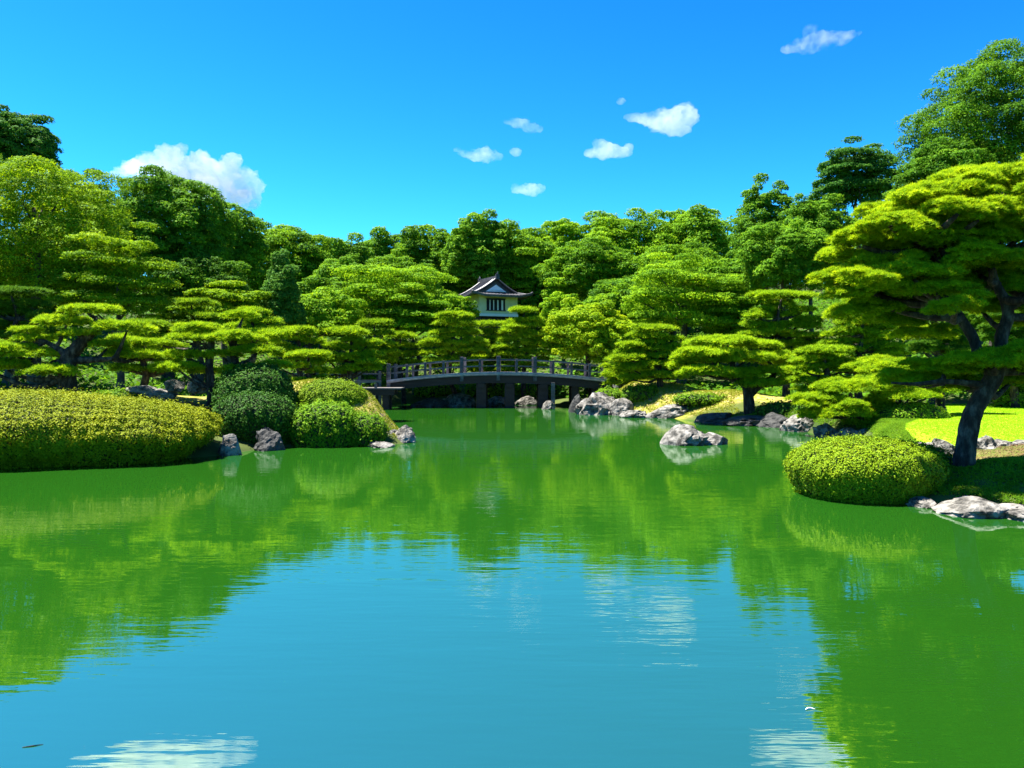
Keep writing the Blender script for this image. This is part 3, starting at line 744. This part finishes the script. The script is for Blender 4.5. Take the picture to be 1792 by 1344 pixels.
# ================================================================== clipped shrubs
shrub('clipped_hedge','long yellow-green clipped azalea hedge bulging over the water at left','hedge',-11.35,16.6,4.85,1.95,1.46,'azalea',201,rot=math.radians(13),
      pz=2.02,pxy=2.7,cap=230000,tvar=.12,L=.046,z0=.0,rough=.065,belly=.42,tuck=.74,tb=.5,extra=[(2.3,0,2.5,1.8,1.28)])
shrub('clipped_azalea','round clipped azalea mound overhanging the water at right','shrub',5.47,12.35,1.12,1.05,.87,'azalea2',202,tvar=.12,L=.034,z0=.0,rough=.025,belly=.5,tuck=.78,tb=.55,pz=2.05,pxy=2.2)
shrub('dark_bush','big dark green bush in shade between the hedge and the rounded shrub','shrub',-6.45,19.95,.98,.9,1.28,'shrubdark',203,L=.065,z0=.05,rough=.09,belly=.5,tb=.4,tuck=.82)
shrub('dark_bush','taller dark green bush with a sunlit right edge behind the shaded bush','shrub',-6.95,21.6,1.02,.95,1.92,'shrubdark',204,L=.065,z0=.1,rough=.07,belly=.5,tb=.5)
shrub('clipped_azalea','smooth round clipped dome on top of the mossy mound','shrub',-5.05,22.3,.98,.8,.92,'azalea2',205,tvar=.12,L=.045,z0=.68,rough=.02,belly=.34,tb=.5,pz=2.1)
shrub('leafy_shrub','fresh green rounded shrub at the water edge below the clipped dome','shrub',-4.72,20.15,.86,.75,1.02,'shrub',206,L=.075,z0=.02,rough=.08,belly=.42,tb=.62,tuck=.9)
shrub('leafy_shrub','lower fresh green shrub between the rounded shrub and rocky tip','shrub',-3.75,20.2,.55,.55,.72,'shrub',207,L=.07,z0=.03,rough=.09,belly=.42,tb=.5)
shrub('dry_azalea','brownish dry mounded shrub behind the right end of the hedge','shrub',-8.9,21.6,.55,.5,.52,'drygrass',208,L=.05,z0=.45,rough=.05,tb=.5)
shrub('low_shrub','dark low clipped shrub under the forked pine','shrub',-12.0,21.6,1.1,.8,.85,'shrub',209,L=.075,z0=.35,rough=.06,tb=.25)
shrub('low_shrub','low shrub right of the forked pine stem with a lit top','shrub',-10.9,22.4,.95,.7,.95,'shrub',210,L=.075,z0=.35,rough=.06,tb=.5)
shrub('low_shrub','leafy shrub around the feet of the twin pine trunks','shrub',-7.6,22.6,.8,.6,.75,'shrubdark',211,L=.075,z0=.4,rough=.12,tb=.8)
shrub('low_shrub','low dark green cover sloping down behind the round azalea at right','shrub',6.6,13.4,.75,.7,.5,'shrub',213,L=.05,z0=.18,rough=.09,tb=.2)
shrub('low_shrub','small clipped mound where the lawn begins beside the bent stem','shrub',11.2,22.5,.95,.8,.5,'shrub',214,L=.07,z0=.4,rough=.05,tb=.75)
shrub('low_shrub','wide low clipped mound at the far edge of the lawn','shrub',18.9,27.5,2.2,1.0,.85,'shrub',215,L=.09,z0=.5,rough=.06,tb=.7)
shrub('low_shrub','mossy shrub mound below the thin-trunked pine','shrub',5.3,32.9,.75,.6,.62,'shrub',216,L=.1,z0=.55,rough=.07,tb=.45)
shrub('low_shrub','grassy shrub tuft on the front ridge of the mossy mound','shrub',7.2,30.5,1.0,.5,.35,'shrub',217,L=.1,z0=.55,rough=.1,tb=.55)
shrub('low_shrub','small green shrub at the right foot of the bridge','shrub',4.1,33.7,.55,.5,.55,'shrub',218,L=.1,z0=.45,rough=.09,tb=.6)
shrub('low_shrub','bright green shrub on the far bank seen under the left of the bridge','shrub',-4.2,44.0,1.2,.7,.75,'shrub',219,L=.13,z0=.35,rough=.1,tb=.7)
shrub('low_shrub','green shrub on the far bank seen between the bridge piers','shrub',-1.0,43.4,1.5,.7,.8,'shrub',220,L=.13,z0=.35,rough=.1,tb=.7)
shrub('low_shrub','leafy shrub on the far bank seen under the right of the bridge','shrub',1.6,42.4,1.2,.7,.8,'shrub',221,L=.13,z0=.35,rough=.1,tb=.6)
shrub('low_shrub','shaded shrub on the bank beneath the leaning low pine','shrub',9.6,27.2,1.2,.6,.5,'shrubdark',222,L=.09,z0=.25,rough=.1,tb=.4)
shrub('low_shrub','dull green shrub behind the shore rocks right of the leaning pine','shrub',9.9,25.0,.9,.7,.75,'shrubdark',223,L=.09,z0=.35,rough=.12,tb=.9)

# ================================================================== rocks
rock_px('rugged grey rock island alone in the middle of the pond', 1194, 779, 70, 31, 1, ext=((54,56,17),(30,44,11)), zb=0)
R = [
 # label, px, ybase, w, h, seed, ext, zb, mat
 ('pale rock at the left start of the right shore beside the bridge',1050,726,72,34,2,((-22,40,28),),0,'rock'),
 ('pale rock with mossy top second along the right shore',1088,727,54,30,3,(),0,'rock'),
 ('low rock wedge between the mossy boulder and the water',1110,731,42,14,4,(),0,'rock'),
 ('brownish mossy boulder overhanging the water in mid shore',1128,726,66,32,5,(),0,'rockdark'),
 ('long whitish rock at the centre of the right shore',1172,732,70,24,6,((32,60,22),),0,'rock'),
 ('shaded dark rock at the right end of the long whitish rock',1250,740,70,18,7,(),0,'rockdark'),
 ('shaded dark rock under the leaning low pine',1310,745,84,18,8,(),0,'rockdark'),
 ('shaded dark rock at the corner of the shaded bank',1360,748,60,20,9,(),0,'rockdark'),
 ('pale boulder at the water under the creeping pine',1402,756,58,26,10,(),0,'rock'),
 ('pale rock right of the pale boulder under the creeping pine',1448,764,40,20,11,(),0,'rock'),
 ('grey rock in the middle of the row under the creeping pine',1484,767,46,20,12,(),0,'rock'),
 ('grey rock at the right of the row under the creeping pine',1520,768,40,18,13,(),0,'rock'),
 ('small rock just behind the top of the round azalea',1590,778,34,16,14,(),.1,'rock'),
 ('whitish rock at the tip of the mossy point',704,775,40,24,15,((-24,44,18),),0,'rock'),
 ('small flat rock at the water left of the mossy point tip',668,783,40,9,16,(),0,'rock'),
 ('white jagged rock between the hedge end and the shaded bush',402,797,36,34,17,((-12,22,20),),0,'rock'),
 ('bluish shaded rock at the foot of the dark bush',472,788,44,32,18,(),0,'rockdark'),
 ('pale rock on the far bank under the bridge left of the piers',802,711,60,17,19,((-26,36,12),),0,'rock'),
 ('grey rock on the far bank between the first and second pier',868,709,44,13,20,(),0,'rock'),
 ('grey rock on the far bank between the second and third pier',920,709,40,13,21,(),0,'rock'),
 ('shaded rock on the far bank under the left bridge span',752,712,60,14,22,(),0,'rockdark'),
 ('pale rock beside the lit bridge post',958,716,22,16,23,(),0,'rock'),
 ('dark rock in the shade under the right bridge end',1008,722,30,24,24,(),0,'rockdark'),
 ('long pale rock lying at the water in the lower right corner',1716,903,112,24,25,((58,60,17),),.02,'rock'),
 ('small flat rock between the round azalea and the long pale rock',1620,888,46,12,26,(),.0,'rock'),
 ('rock leaving the frame at the lower right edge',1800,912,60,18,27,(),.0,'rock'),
]
for (lb, px, yb, w_, h_, sd_, ex, zb, mt) in R:
    rock_px(lb, px, yb, w_, h_, sd_, ex, mat=mt, zb=zb)
LR = [('dark rock in the lawn edging just left of the big trunk',1650,793,40,22,31,'rock'),
      ('rock in the lawn edging just right of the big trunk',1726,793,48,24,32,'rock'),
      ('rounded rock second from the big trunk in the lawn edging',1755,794,38,24,33,'rock'),
      ('rock at the right edge of the frame in the lawn edging',1788,794,44,24,34,'rock'),
      ('low rock half hidden behind the azalea slope in the lawn edging',1622,788,34,16,35,'rock')]
for (lb, px, yb, w_, h_, sd_, mt) in LR:
    rock_px(lb, px, yb, w_, h_, sd_, (), D=15.1, mat=mt, zb=.34, name='edging_rock', group='rocks edging the lawn')
BR = [('grey flat-topped rock behind the left hedge beside the sandy bank',250,684,52,10,41),('pale rock behind the left hedge nearest the brown shrub',306,677,34,10,42),
      ('grey sloping rock in front of the pale one behind the left hedge',282,692,50,10,43),('mossy rock left of the twin pine trunks',345,678,34,14,44)]
for (lb, px, yb, w_, h_, sd_) in BR:
    rock_px(lb, px, yb, w_, h_, sd_, (), D=22.2, zb=2-(yb-640)*22.2/F, name='garden_rock', group='rocks behind the left hedge')

# ================================================================== bridge
br = empty('arched_bridge', (-.6, 38.7, 0)); tag(br, 'dark weathered timber bridge arching over the pond between the two banks', 'bridge')
XA, XB, YN, YF = -5.9, 4.75, 37.6, 39.9
def dz(x): return 1.60-.37*((x+.55)/5.3)**2
xs = np.linspace(XA, XB, 34)
def ribbon(mb, y0, y1, zlo, zhi, xs=xs):
    """solid strip following the arch"""
    ring = [[(x, y0, dz(x)+zlo), (x, y1, dz(x)+zlo), (x, y1, dz(x)+zhi), (x, y0, dz(x)+zhi), (x, y0, dz(x)+zlo)] for x in xs]
    mb.grid(np.array(ring)); 
    for x in (xs[0], xs[-1]):
        mb.add([(x, y0, dz(x)+zlo), (x, y1, dz(x)+zlo), (x, y1, dz(x)+zhi), (x, y0, dz(x)+zhi)], [(0,1,2,3)])
    return mb
ribbon(MB(), YN-.12, YF+.12, -.05, .0).build('deck', M['deck'], br)
kerb = ribbon(MB(), YN-.16, YN+.02, .003, .10); kerb.build('kerb_beam', M['deck'], br)
ribbon(MB(), YF-.02, YF+.16, .003, .10).build('kerb_beam', M['deck'], br)
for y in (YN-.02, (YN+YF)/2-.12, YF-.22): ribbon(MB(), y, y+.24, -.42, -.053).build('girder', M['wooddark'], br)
def bridge_rail(y):
    mb = ribbon(MB(), y-.04, y+.04, .66, .725); mb.build('top_rail', M['wood'], br)
    ribbon(MB(), y-.03, y+.03, .36, .42).build('middle_rail', M['wood'], br)
    for i in range(13):
        x = XA+.08+(XB-XA-.3)*i/12; tall = i % 4 == 0 or i == 6
        m = MB(); hw = .085 if tall else .06; top = .86 if tall else .73
        m.box((x-hw, y-hw, dz(x)-.30 if tall and y == YN else dz(x)+.103), (x+hw, y+hw, dz(x)+top))
        p = m.build('rail_post', M['postwood'], br, bevel=.01)
        if tall:
            MB().box((x-hw-.02, y-hw-.02, dz(x)+top+.002), (x+hw+.02, y+hw+.02, dz(x)+top+.05)).build('post_cap', M['tile'], p)
bridge_rail(YN); bridge_rail(YF)
for px in (843, 892, 950):
    x = (px-896)/F*38.3
    for y in (YN+.25, YF-.3):
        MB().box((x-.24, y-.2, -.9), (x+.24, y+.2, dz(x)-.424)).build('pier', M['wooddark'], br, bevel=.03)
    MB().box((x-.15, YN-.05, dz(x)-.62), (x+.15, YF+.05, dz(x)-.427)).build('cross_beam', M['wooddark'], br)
x = (968-896)/F*37.4
MB().box((x-.09, YN-.22, -.9), (x+.09, YN-.04, dz(x)-.3)).build('outer_post', M['wood'], br, bevel=.01)
for px in (1005, 1040):
    x = (px-896)/F*38.3
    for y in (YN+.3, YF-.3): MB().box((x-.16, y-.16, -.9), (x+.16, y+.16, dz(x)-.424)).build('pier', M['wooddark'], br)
# stone abutments carry the ends
rock_mesh('abutment_wall', [(4.9,38.7,.35,.9,1.5,.75)], M['rockdark'], 'shaded stone abutment under the right end of the bridge', 'wall', None, 71)
# approach landing on the left, lower than the arch
ap = empty('approach_landing', (-6.6, 36.9, 0)); tag(ap, 'low timber landing with a single kerb rail leading onto the left end of the bridge', 'boardwalk')
MB().box((-8.6, 36.1, .93), (-5.05, 37.4, .99)).build('deck', M['wood'], ap)
MB().box((-8.6, 36.14, .66), (-5.35, 36.34, .927)).build('edge_beam', M['wooddark'], ap)
MB().box((-8.6, 37.1, .66), (-5.35, 37.3, .927)).build('edge_beam', M['wooddark'], ap)
MB().bar((-8.6, 36.25, 1.2), (-5.95, 36.25, 1.28), .09, .08).build('rail', M['wood'], ap)
for x in (-8.5, -7.3, -6.2): MB().box((x-.06, 36.19, .993), (x+.06, 36.31, 1.2)).build('rail_post', M['wood'], ap)
for x in (-5.75, -7.4):
    for y in (36.3, 37.15): MB().box((x-.14, y-.12, -.9), (x+.14, y+.12, .655)).build('pier', M['wooddark'], ap)
# path fence on the left
fn = empty('path_fence', (-9.2, 38.5, tz(-9.2, 38.5))); tag(fn, 'low weathered timber fence running left from the bridge behind the pines', 'fence')
for h_ in (1.30, 1.62): MB().bar((-11.4, 38.4, h_), (-6.35, 38.9, h_-.02), .07, .07).build('rail', M['wood'], fn)
for i in range(6):
    x = -11.3+i*.97; y = 38.4+i*.095
    MB().box((x-.06, y-.06, tz(x, y)-.1), (x+.06, y+.06, 1.72)).build('post', M['wood'], fn)

# ================================================================== pavilion
hz0 = tz(-.9, 61)
ph = empty('pavilion', (-1.80, 61.2, hz0), math.radians(25)); tag(ph, 'small white-walled garden pavilion with a curved grey tiled gable roof', 'pavilion')
class LB(MB):
    """MB in the pavilion's own axes"""
    def build(s, name, mat, parent=None, smooth=False, bevel=0):
        V = np.vstack(s.V); sizes = np.array([len(f) for f in s.F], np.int32); idx = np.array([i for f in s.F for i in f], np.int32)
        o = mesh_np(name, V, sizes, idx, mat, None, smooth=smooth); o.parent = parent
        if bevel:
            m = o.modifiers.new('bevel', 'BEVEL'); m.width = bevel; m.segments = 2
        return o
zw0 = 5.83-hz0; zw1 = 7.30-hz0; ze = 7.22-hz0; zr = 8.50-hz0
wx, wy = 1.55, 1.9            # half width and depth of the room
ex, ey = 2.45, 2.75           # half eaves
LB().box((-wx, -wy, zw0), (wx, wy, zw1)).build('wall', M['plaster'], ph)
LB().box((-wx-.02, -wy-.10, zw0-.16), (wx+.02, -wy-.003, zw0+.03)).build('sill_beam', M['whitewood'], ph)
LB().box((-wx+.25, -wy+.25, -2), (wx-.25, wy-.2, zw0-.004)).build('base', M['darkwall'], ph)
wf = LB().box((-.98, -wy-.03, zw0+.30), (.52, -wy-.002, zw0+1.12)).build('window', M['darkwall'], ph)
f = LB()
for a, b in (((-1.04,zw0+.24),(.58,zw0+.30)),((-1.04,zw0+1.12),(.58,zw0+1.18))): f.box((a[0], -wy-.07, a[1]), (b[0], -wy-.004, b[1]))
f.build('window_frame', M['tiledark'], wf)
for x, w_ in ((-.72,.035),(-.42,.035),(-.08,.05),(.28,.07)):
    LB().box((x-w_, -wy-.055, zw0+.303), (x+w_, -wy-.031, zw0+1.05)).build('window_bar', M['whitewood'], wf)
# roof: z as a function of the distance from the ridge, concave
gx_, gyf = 1.75, 1.55                       # gable half width and its y
def rz_(s):                                  # s 0 ridge .. 1 eave
    return zr-(zr-ze)*(1-(1-s)**1.55)
def up_(x, y):                               # upturned corners
    return .22*max(0, abs(x)/ex-.55)*max(0, abs(y)/ey-.55)/.2
roof = LB(); th = .10
for sgn in (1, -1):
    G = []
    for i in range(13):
        s_ = i/12; x = sgn*ex*s_
        yf = gyf if abs(x) <= gx_ else gyf+(ey-gyf)*(abs(x)-gx_)/(ex-gx_)
        G.append([(x, y, rz_(s_)+up_(x, y)) for y in np.linspace(-yf, yf, 15)])
    roof.grid(G); roof.grid(np.array(G)-np.array([0, 0, th]))
zg = rz_(gx_/ex)
for sgn in (1, -1):                          # front and back skirts
    G = []
    for i in range(7):
        t = i/6; y = sgn*(gyf-.12+(ey-gyf+.12)*t); hw = gx_+(ex-gx_)*t
        z = zg+.06-(zg+.06-ze)*(1-(1-t)**1.4)
        G.append([(x, y, z+up_(x, y)) for x in np.linspace(-hw, hw, 15)])
    roof.grid(G); roof.grid(np.array(G)-np.array([0, 0, th]))
# eave edge
E = [(-ex,-ey),(ex,-ey),(ex,ey),(-ex,ey),(-ex,-ey)]
for (a, b), (c, d) in zip(E[:-1], E[1:]):
    G = [[], []]
    for t in np.linspace(0, 1, 15):
        x = a+(c-a)*t; y = b+(d-b)*t; z = ze+up_(x, y); G[0].append((x, y, z)); G[1].append((x*.99, y*.99, z-.16))
    roof.grid(G)
ro = roof.build('roof', M['tile'], ph)
ro_t = LB()
for sgn in (1, -1):                          # tile rows down the slopes
    for y in np.arange(-gyf+.18, gyf, .24):
        ro_t.tube([(sgn*ex*s_, y, rz_(s_)+.01+up_(sgn*ex*s_, y)) for s_ in np.linspace(.03, 1, 8)], [.032]*8, n=5, sub=1)
for x in np.arange(-ex+.25, ex-.1, .26):
    y0 = gyf if abs(x) < gx_ else gyf+(ey-gyf)*(abs(x)-gx_)/(ex-gx_)
    pts = []
    for y in np.linspace(y0, ey, 5):
        t = (y-gyf+.12)/(ey-gyf+.12); pts.append((x, -y, zg+.07-(zg+.06-ze)*(1-(1-t)**1.4)+up_(x, y)))
    ro_t.tube(pts, [.03]*5, n=5, sub=1)
ro_t.build('tile_rows', M['tiledark'], ro)
LB().bar((0, -gyf-.12, zr+.10), (0, gyf+.12, zr+.10), .20, .26).build('ridge', M['tiledark'], ro)
for sgn in (-1, 1):
    LB().box((-.14, sgn*(gyf+.14)-.07, zr-.05), (.14, sgn*(gyf+.14)+.07, zr+.34)).tube([(0, sgn*(gyf+.14), zr+.3), (0, sgn*(gyf+.20), zr+.52)], [.09, .03], n=6).build('ridge_ornament', M['tiledark'], ro)
for sx in (1, -1):
    for y_ in (-gyf+.04, gyf-.04, -gyf+.42):
        LB().tube([(sx*ex*s_, y_, rz_(s_)+.06) for s_ in np.linspace(.04, gx_/ex, 7)], [.075]*7, n=6, sub=1).build('descending_ridge', M['tiledark'], ro)
    for sy in (1, -1):
        LB().tube([(sx*(gx_+(ex-gx_)*t), sy*(gyf+(ey-gyf)*t), rz_((gx_+(ex-gx_)*t)/ex)+.06+up_(ex*t, ey*t)*.9) for t in np.linspace(0, 1, 6)], [.085]*6, n=6, sub=1).build('hip_ridge', M['tiledark'], ro)
gb = LB()
gb.add([(-.85, -gyf+.10, zg+.14), (.85, -gyf+.10, zg+.14), (0, -gyf+.10, zr-.42)], [(0,1,2)])
gb.box((-.5, -gyf+.05, zg+.24), (.5, -gyf+.09, zg+.28)).build('gable_wall', M['whitewood'], ro)
LB().add([(-1.6, -gyf+.16, zg), (1.6, -gyf+.16, zg), (0, -gyf+.16, zr-.02)], [(0,1,2)]).build('gable_board', M['tiledark'], ro)

# ================================================================== grass and ground cover
def cover(name, label, mat, region, n, L, W, seed, tb=.5, blades=False, lift=.0, cat='ground cover', hgt=0.0):
    rng = np.random.RandomState(seed)
    (x0, x1, y0, y1), fn_ = region
    x = rng.uniform(x0, x1, n*2); y = rng.uniform(y0, y1, n*2); ok = fn_(x, y); x = x[ok][:n]; y = y[ok][:n]
    z = terrain(x, y)+lift+rng.uniform(0, 1, len(x))*hgt*(.6+.4*sn(x*1.1, y*1.1, 0, seed))
    e = .05; nx = -(terrain(x+e, y)-terrain(x, y))/e; ny = -(terrain(x, y+e)-terrain(x, y))/e
    N_ = unit(np.stack([nx, ny, np.ones_like(nx)], -1))
    tone = np.clip(tb+.2*sn(x*1.6, y*1.6, 0, seed)+rng.normal(0, .13, len(x)), 0, 1)
    g = leaf_geo(np.stack([x, y, z], -1), N_, tone, L, W, rng, 'blade' if blades else 'leaf', .5)
    o = fol_obj(name, [g], mat); tag(o, label, cat, kind='stuff'); return o
cover('undergrowth', 'dark leafy undergrowth below the trees of the hill', M['mid'], ((-40,40,24,75), lambda x, y: (shore_sd(x, y) > 1.0) & (lawn_mask(x, y) < .05) & (np.abs(x) < y*.85)
      & ((y > 36) | (x < -11.5) | (x > 11)) & ~((np.abs(x+1) < 2.6) & (np.abs(y-61) < 3))), 90000, .30, .17, 301, tb=.2, hgt=.8)
def wood():
    rng = np.random.RandomState(77); cl = []
    for i in range(420):
        px = rng.uniform(-150, 1950); D = rng.uniform(74, 96)
        lim = 455 if px < 1250 else 400
        if px < 300: lim = 400
        py = rng.uniform(lim, 600); c = P(px, py, D)
        q = rng.uniform(1.2, 2.6); cl.append([*c, q*1.3, q*1.1, q*.75])
    g = clump_leaves(np.array(cl), .42, .26, 1.5, rng, tbase=.35, cap=150000)
    o = fol_obj('hillside_wood', [g], M['dark']); tag(o, 'dark mass of woodland seen through gaps between the trees', 'woodland', kind='stuff')
wood()
cover('moss_cover', 'yellow mossy turf on the mound and the right bank', M['moss'], ((-9,12,20,36), lambda x, y: (shore_sd(x, y) > .25) & (((x > -8) & (x < -2)) | ((x > 3) & (x < 12) & (y > 26.5))) & (lawn_mask(x, y) < .05)),
      60000, .055, .02, 302, tb=.5, blades=True)
cover('lawn_grass', 'short bright grass blades of the right lawn', M['lawnblade'], ((8,24,15.3,30), lambda x, y: in_poly(x, y, LAWN)), 110000, .05, .014, 303, blades=True, cat='grass')
cover('bank_grass', 'short green grass on the near right bank beside the azalea', M['shrub'], ((5.6,14,10.6,28), lambda x, y: (shore_sd(x, y) > .22) & ((y < 13.4) | (y > 15.4)) & ~in_poly(x, y, LAWN)), 90000, .05, .016, 304, tb=.6, blades=True, cat='grass')
cover('fallen_needles', 'fallen brown pine needles around the big trunk', M['drygrass'], ((6.6,12,12.7,15.2), lambda x, y: shore_sd(x, y) > .3), 9000, .07, .012, 305, tb=.3, cat='needles', lift=.01)

# ================================================================== things afloat
f_ = P(1418, 1243, 4.7); D_ = CAMH/(-(f_[2]-CAMH)/4.7); x_ = f_[0]/4.7*D_
MB().tube([(x_-.028, D_, .004), (x_-.01, D_+.014, .007), (x_+.01, D_+.016, .007), (x_+.03, D_+.006, .004)], [.0015, .004, .0035, .001], n=6).build('floating_feather', M['whitewood'])
tag(bpy.data.objects['floating_feather'], 'small curved white feather afloat near the bottom right of the pond', 'feather')
f_ = P(57, 1306, 4.2); D_ = CAMH/(-(f_[2]-CAMH)/4.2); x_ = f_[0]/4.2*D_
MB().tube([(x_-.045, D_-.015, .002), (x_, D_+.0, .003), (x_+.045, D_+.02, .002)], [.0015, .003, .001], n=6).build('floating_twig', M['bark'])
tag(bpy.data.objects['floating_twig'], 'thin dark twig afloat near the bottom left corner of the pond', 'twig')

# ================================================================== clouds
def cloud(label, puffs, seed, dens=.09, scale=.03, thr=.42, D=620.0, disp=.35):
    """puffs: (px, py, radius px, [depth offset px])"""
    bm = bmesh.new(); c0 = P(puffs[0][0], puffs[0][1], D)
    for i, q in enumerate(puffs):
        r = M2(q[2], D); c = P(q[0], q[1], D)-c0; rg = random.Random(seed+i)
        res = bmesh.ops.create_icosphere(bm, subdivisions=4, radius=1)
        k = q[3] if len(q) > 3 else .8
        for v in res['verts']:
            d = v.co.copy(); n_ = 1+disp*mnoise.noise(d*1.8+Vector((seed, i*3.3, 0)))+disp*.6*mnoise.noise(d*4+Vector((seed, i, 3)))+disp*.3*mnoise.noise(d*9)
            v.co = Vector((d.x*r*n_+c[0], d.y*r*n_+c[1]+rg.uniform(-.4, .4)*r, d.z*r*n_*k+c[2]))
    me = bpy.data.meshes.new('cloud'); bm.to_mesh(me); bm.free()
    o = bpy.data.objects.new('cloud', me); C.objects.link(o); o.location = c0
    rm = o.modifiers.new('merge', 'REMESH'); rm.mode = 'VOXEL'; rm.voxel_size = M2(min(q[2] for q in puffs), D)*.22
    me.materials.append(cloud_mat(dens, scale, thr))
    tag(o, label, 'cloud'); return o
cloud('big white cumulus cloud rising behind the trees at left', [(300,288,34),(266,286,24),(238,294,20),(214,300,12),(200,304,7),(350,288,24),(374,302,26),(407,283,18),(430,312,22),(449,326,15),(425,345,28),(380,335,42),(330,322,42),(295,320,34),(290,264,15),(316,262,12),(440,352,16),(352,272,11),(398,300,20)], 1, dens=.07, thr=.24, scale=.04, disp=.5)
cloud('largest of the small white clouds, flat and bright right of centre', [(1170,212,30,.7),(1195,205,26),(1140,208,24,.45),(1112,206,16,.4),(1185,228,22,.4),(1200,190,12),(1100,204,9,.5)], 2, thr=.34, scale=.05, dens=.055)
cloud('puffy white cloud with a raised middle right of centre', [(1060,264,24,.55),(1050,254,14),(1085,266,20,.45),(1035,268,14,.5),(1100,258,9)], 3, thr=.34, scale=.05, dens=.055)
cloud('soft white cloud hanging lowest in the sky above the pavilion', [(928,332,20,.55),(908,332,13,.5),(942,330,12,.6),(902,326,7)], 4, thr=.34, scale=.06, dens=.05)
cloud('thin torn cloud slanting at upper centre', [(910,216,18,.4),(930,224,15,.5),(892,212,12,.35),(944,226,7)], 5, thr=.42, scale=.06, dens=.045)
cloud('flat thin cloud left of the skyline centre', [(845,272,26,.42),(818,268,16,.4),(868,274,13,.5),(800,262,7,.5)], 6, thr=.40, scale=.06, dens=.045)
cloud('tiny round puff beside the flat thin cloud', [(902,266,10,.7)], 7, thr=.36, scale=.08, dens=.055)
cloud('faint speck of cloud at upper centre right', [(1087,177,8,.7)], 8, thr=.42, scale=.1, dens=.07)
cloud('wispy feathered cloud near the top right', [(1400,80,24,.35),(1435,72,30,.3),(1470,66,26,.22),(1418,52,12,.9),(1495,58,12,.3),(1380,86,14,.4),(1410,88,18,.3)], 9, thr=.46, scale=.09, dens=.045, disp=.6)

cloud('thin white cloud high over the right half, seen only mirrored in the water', [(1430,-55,60,.35),(1500,-60,50,.3),(1370,-50,40,.3),(1470,-35,30,.3)], 10, thr=.36, scale=.04, dens=.06)
cloud('broad thin cloud high over the left, seen only mirrored in the water', [(230,-75,80,.4),(330,-60,60,.3),(150,-95,60,.4),(400,-45,35,.3)], 11, thr=.36, scale=.035, dens=.06)

# ================================================================== light, sky, camera
sun_dir = Vector((-.38, .12, .92)).normalized()
elev = math.asin(sun_dir.z); az = math.atan2(sun_dir.x, sun_dir.y)
sd = bpy.data.lights.new('sun', 'SUN'); sd.energy = 5.0; sd.angle = math.radians(.5); sd.color = (1, .96, .88)
so = bpy.data.objects.new('sun', sd); C.objects.link(so); so.rotation_euler = sun_dir.to_track_quat('Z', 'Y').to_euler()
so.location = (0, 0, 60)
wd = bpy.data.worlds.new('World'); S.world = wd; wd.use_nodes = True
nt = wd.node_tree; N = nt.nodes; L_ = nt.links; N.clear()
sky = N.new('ShaderNodeTexSky'); sky.sky_type = 'NISHITA'; sky.sun_disc = False; sky.sun_elevation = elev; sky.sun_rotation = az
sky.air_density = 1.0; sky.dust_density = .3; sky.ozone_density = 3.0
hs = N.new('ShaderNodeHueSaturation'); hs.inputs['Saturation'].default_value = 1.33
bg = N.new('ShaderNodeBackground'); bg.inputs['Strength'].default_value = .050
wo = N.new('ShaderNodeOutputWorld')
tn = N.new('ShaderNodeMix'); tn.data_type = 'RGBA'; tn.blend_type = 'MULTIPLY'; tn.inputs['Factor'].default_value = 1; tn.inputs['B'].default_value = (.066, .150, .160, 1)
L_.new(sky.outputs[0], hs.inputs['Color']); L_.new(hs.outputs[0], tn.inputs['A']); gm = N.new('ShaderNodeGamma'); gm.inputs['Gamma'].default_value = 1.38
vm = N.new('ShaderNodeVectorMath'); vm.operation = 'SCALE'; vm.inputs['Scale'].default_value = 10.0
L_.new(tn.outputs['Result'], gm.inputs['Color']); L_.new(gm.outputs[0], vm.inputs[0]); L_.new(vm.outputs[0], bg.inputs[0]); L_.new(bg.outputs[0], wo.inputs[0])

cam = bpy.data.cameras.new('camera'); co = bpy.data.objects.new('camera', cam); C.objects.link(co)
co.location = (0, 0, CAMH); co.rotation_euler = (math.pi/2-PITCH, 0, 0)
cam.sensor_width = 36; cam.lens = 36*F/1792; cam.clip_start = .1; cam.clip_end = 4000
S.camera = co
S.view_settings.view_transform = 'Standard'; S.view_settings.look = 'None'; S.view_settings.exposure = 2.0; S.view_settings.gamma = 1
cy = S.cycles
cy.max_bounces = 7; cy.diffuse_bounces = 3; cy.glossy_bounces = 3; cy.transmission_bounces = 3; cy.volume_bounces = 6; cy.transparent_max_bounces = 6
cy.volume_step_rate = 3; cy.volume_max_steps = 96; cy.caustics_reflective = False; cy.caustics_refractive = False
cy.use_denoising = True
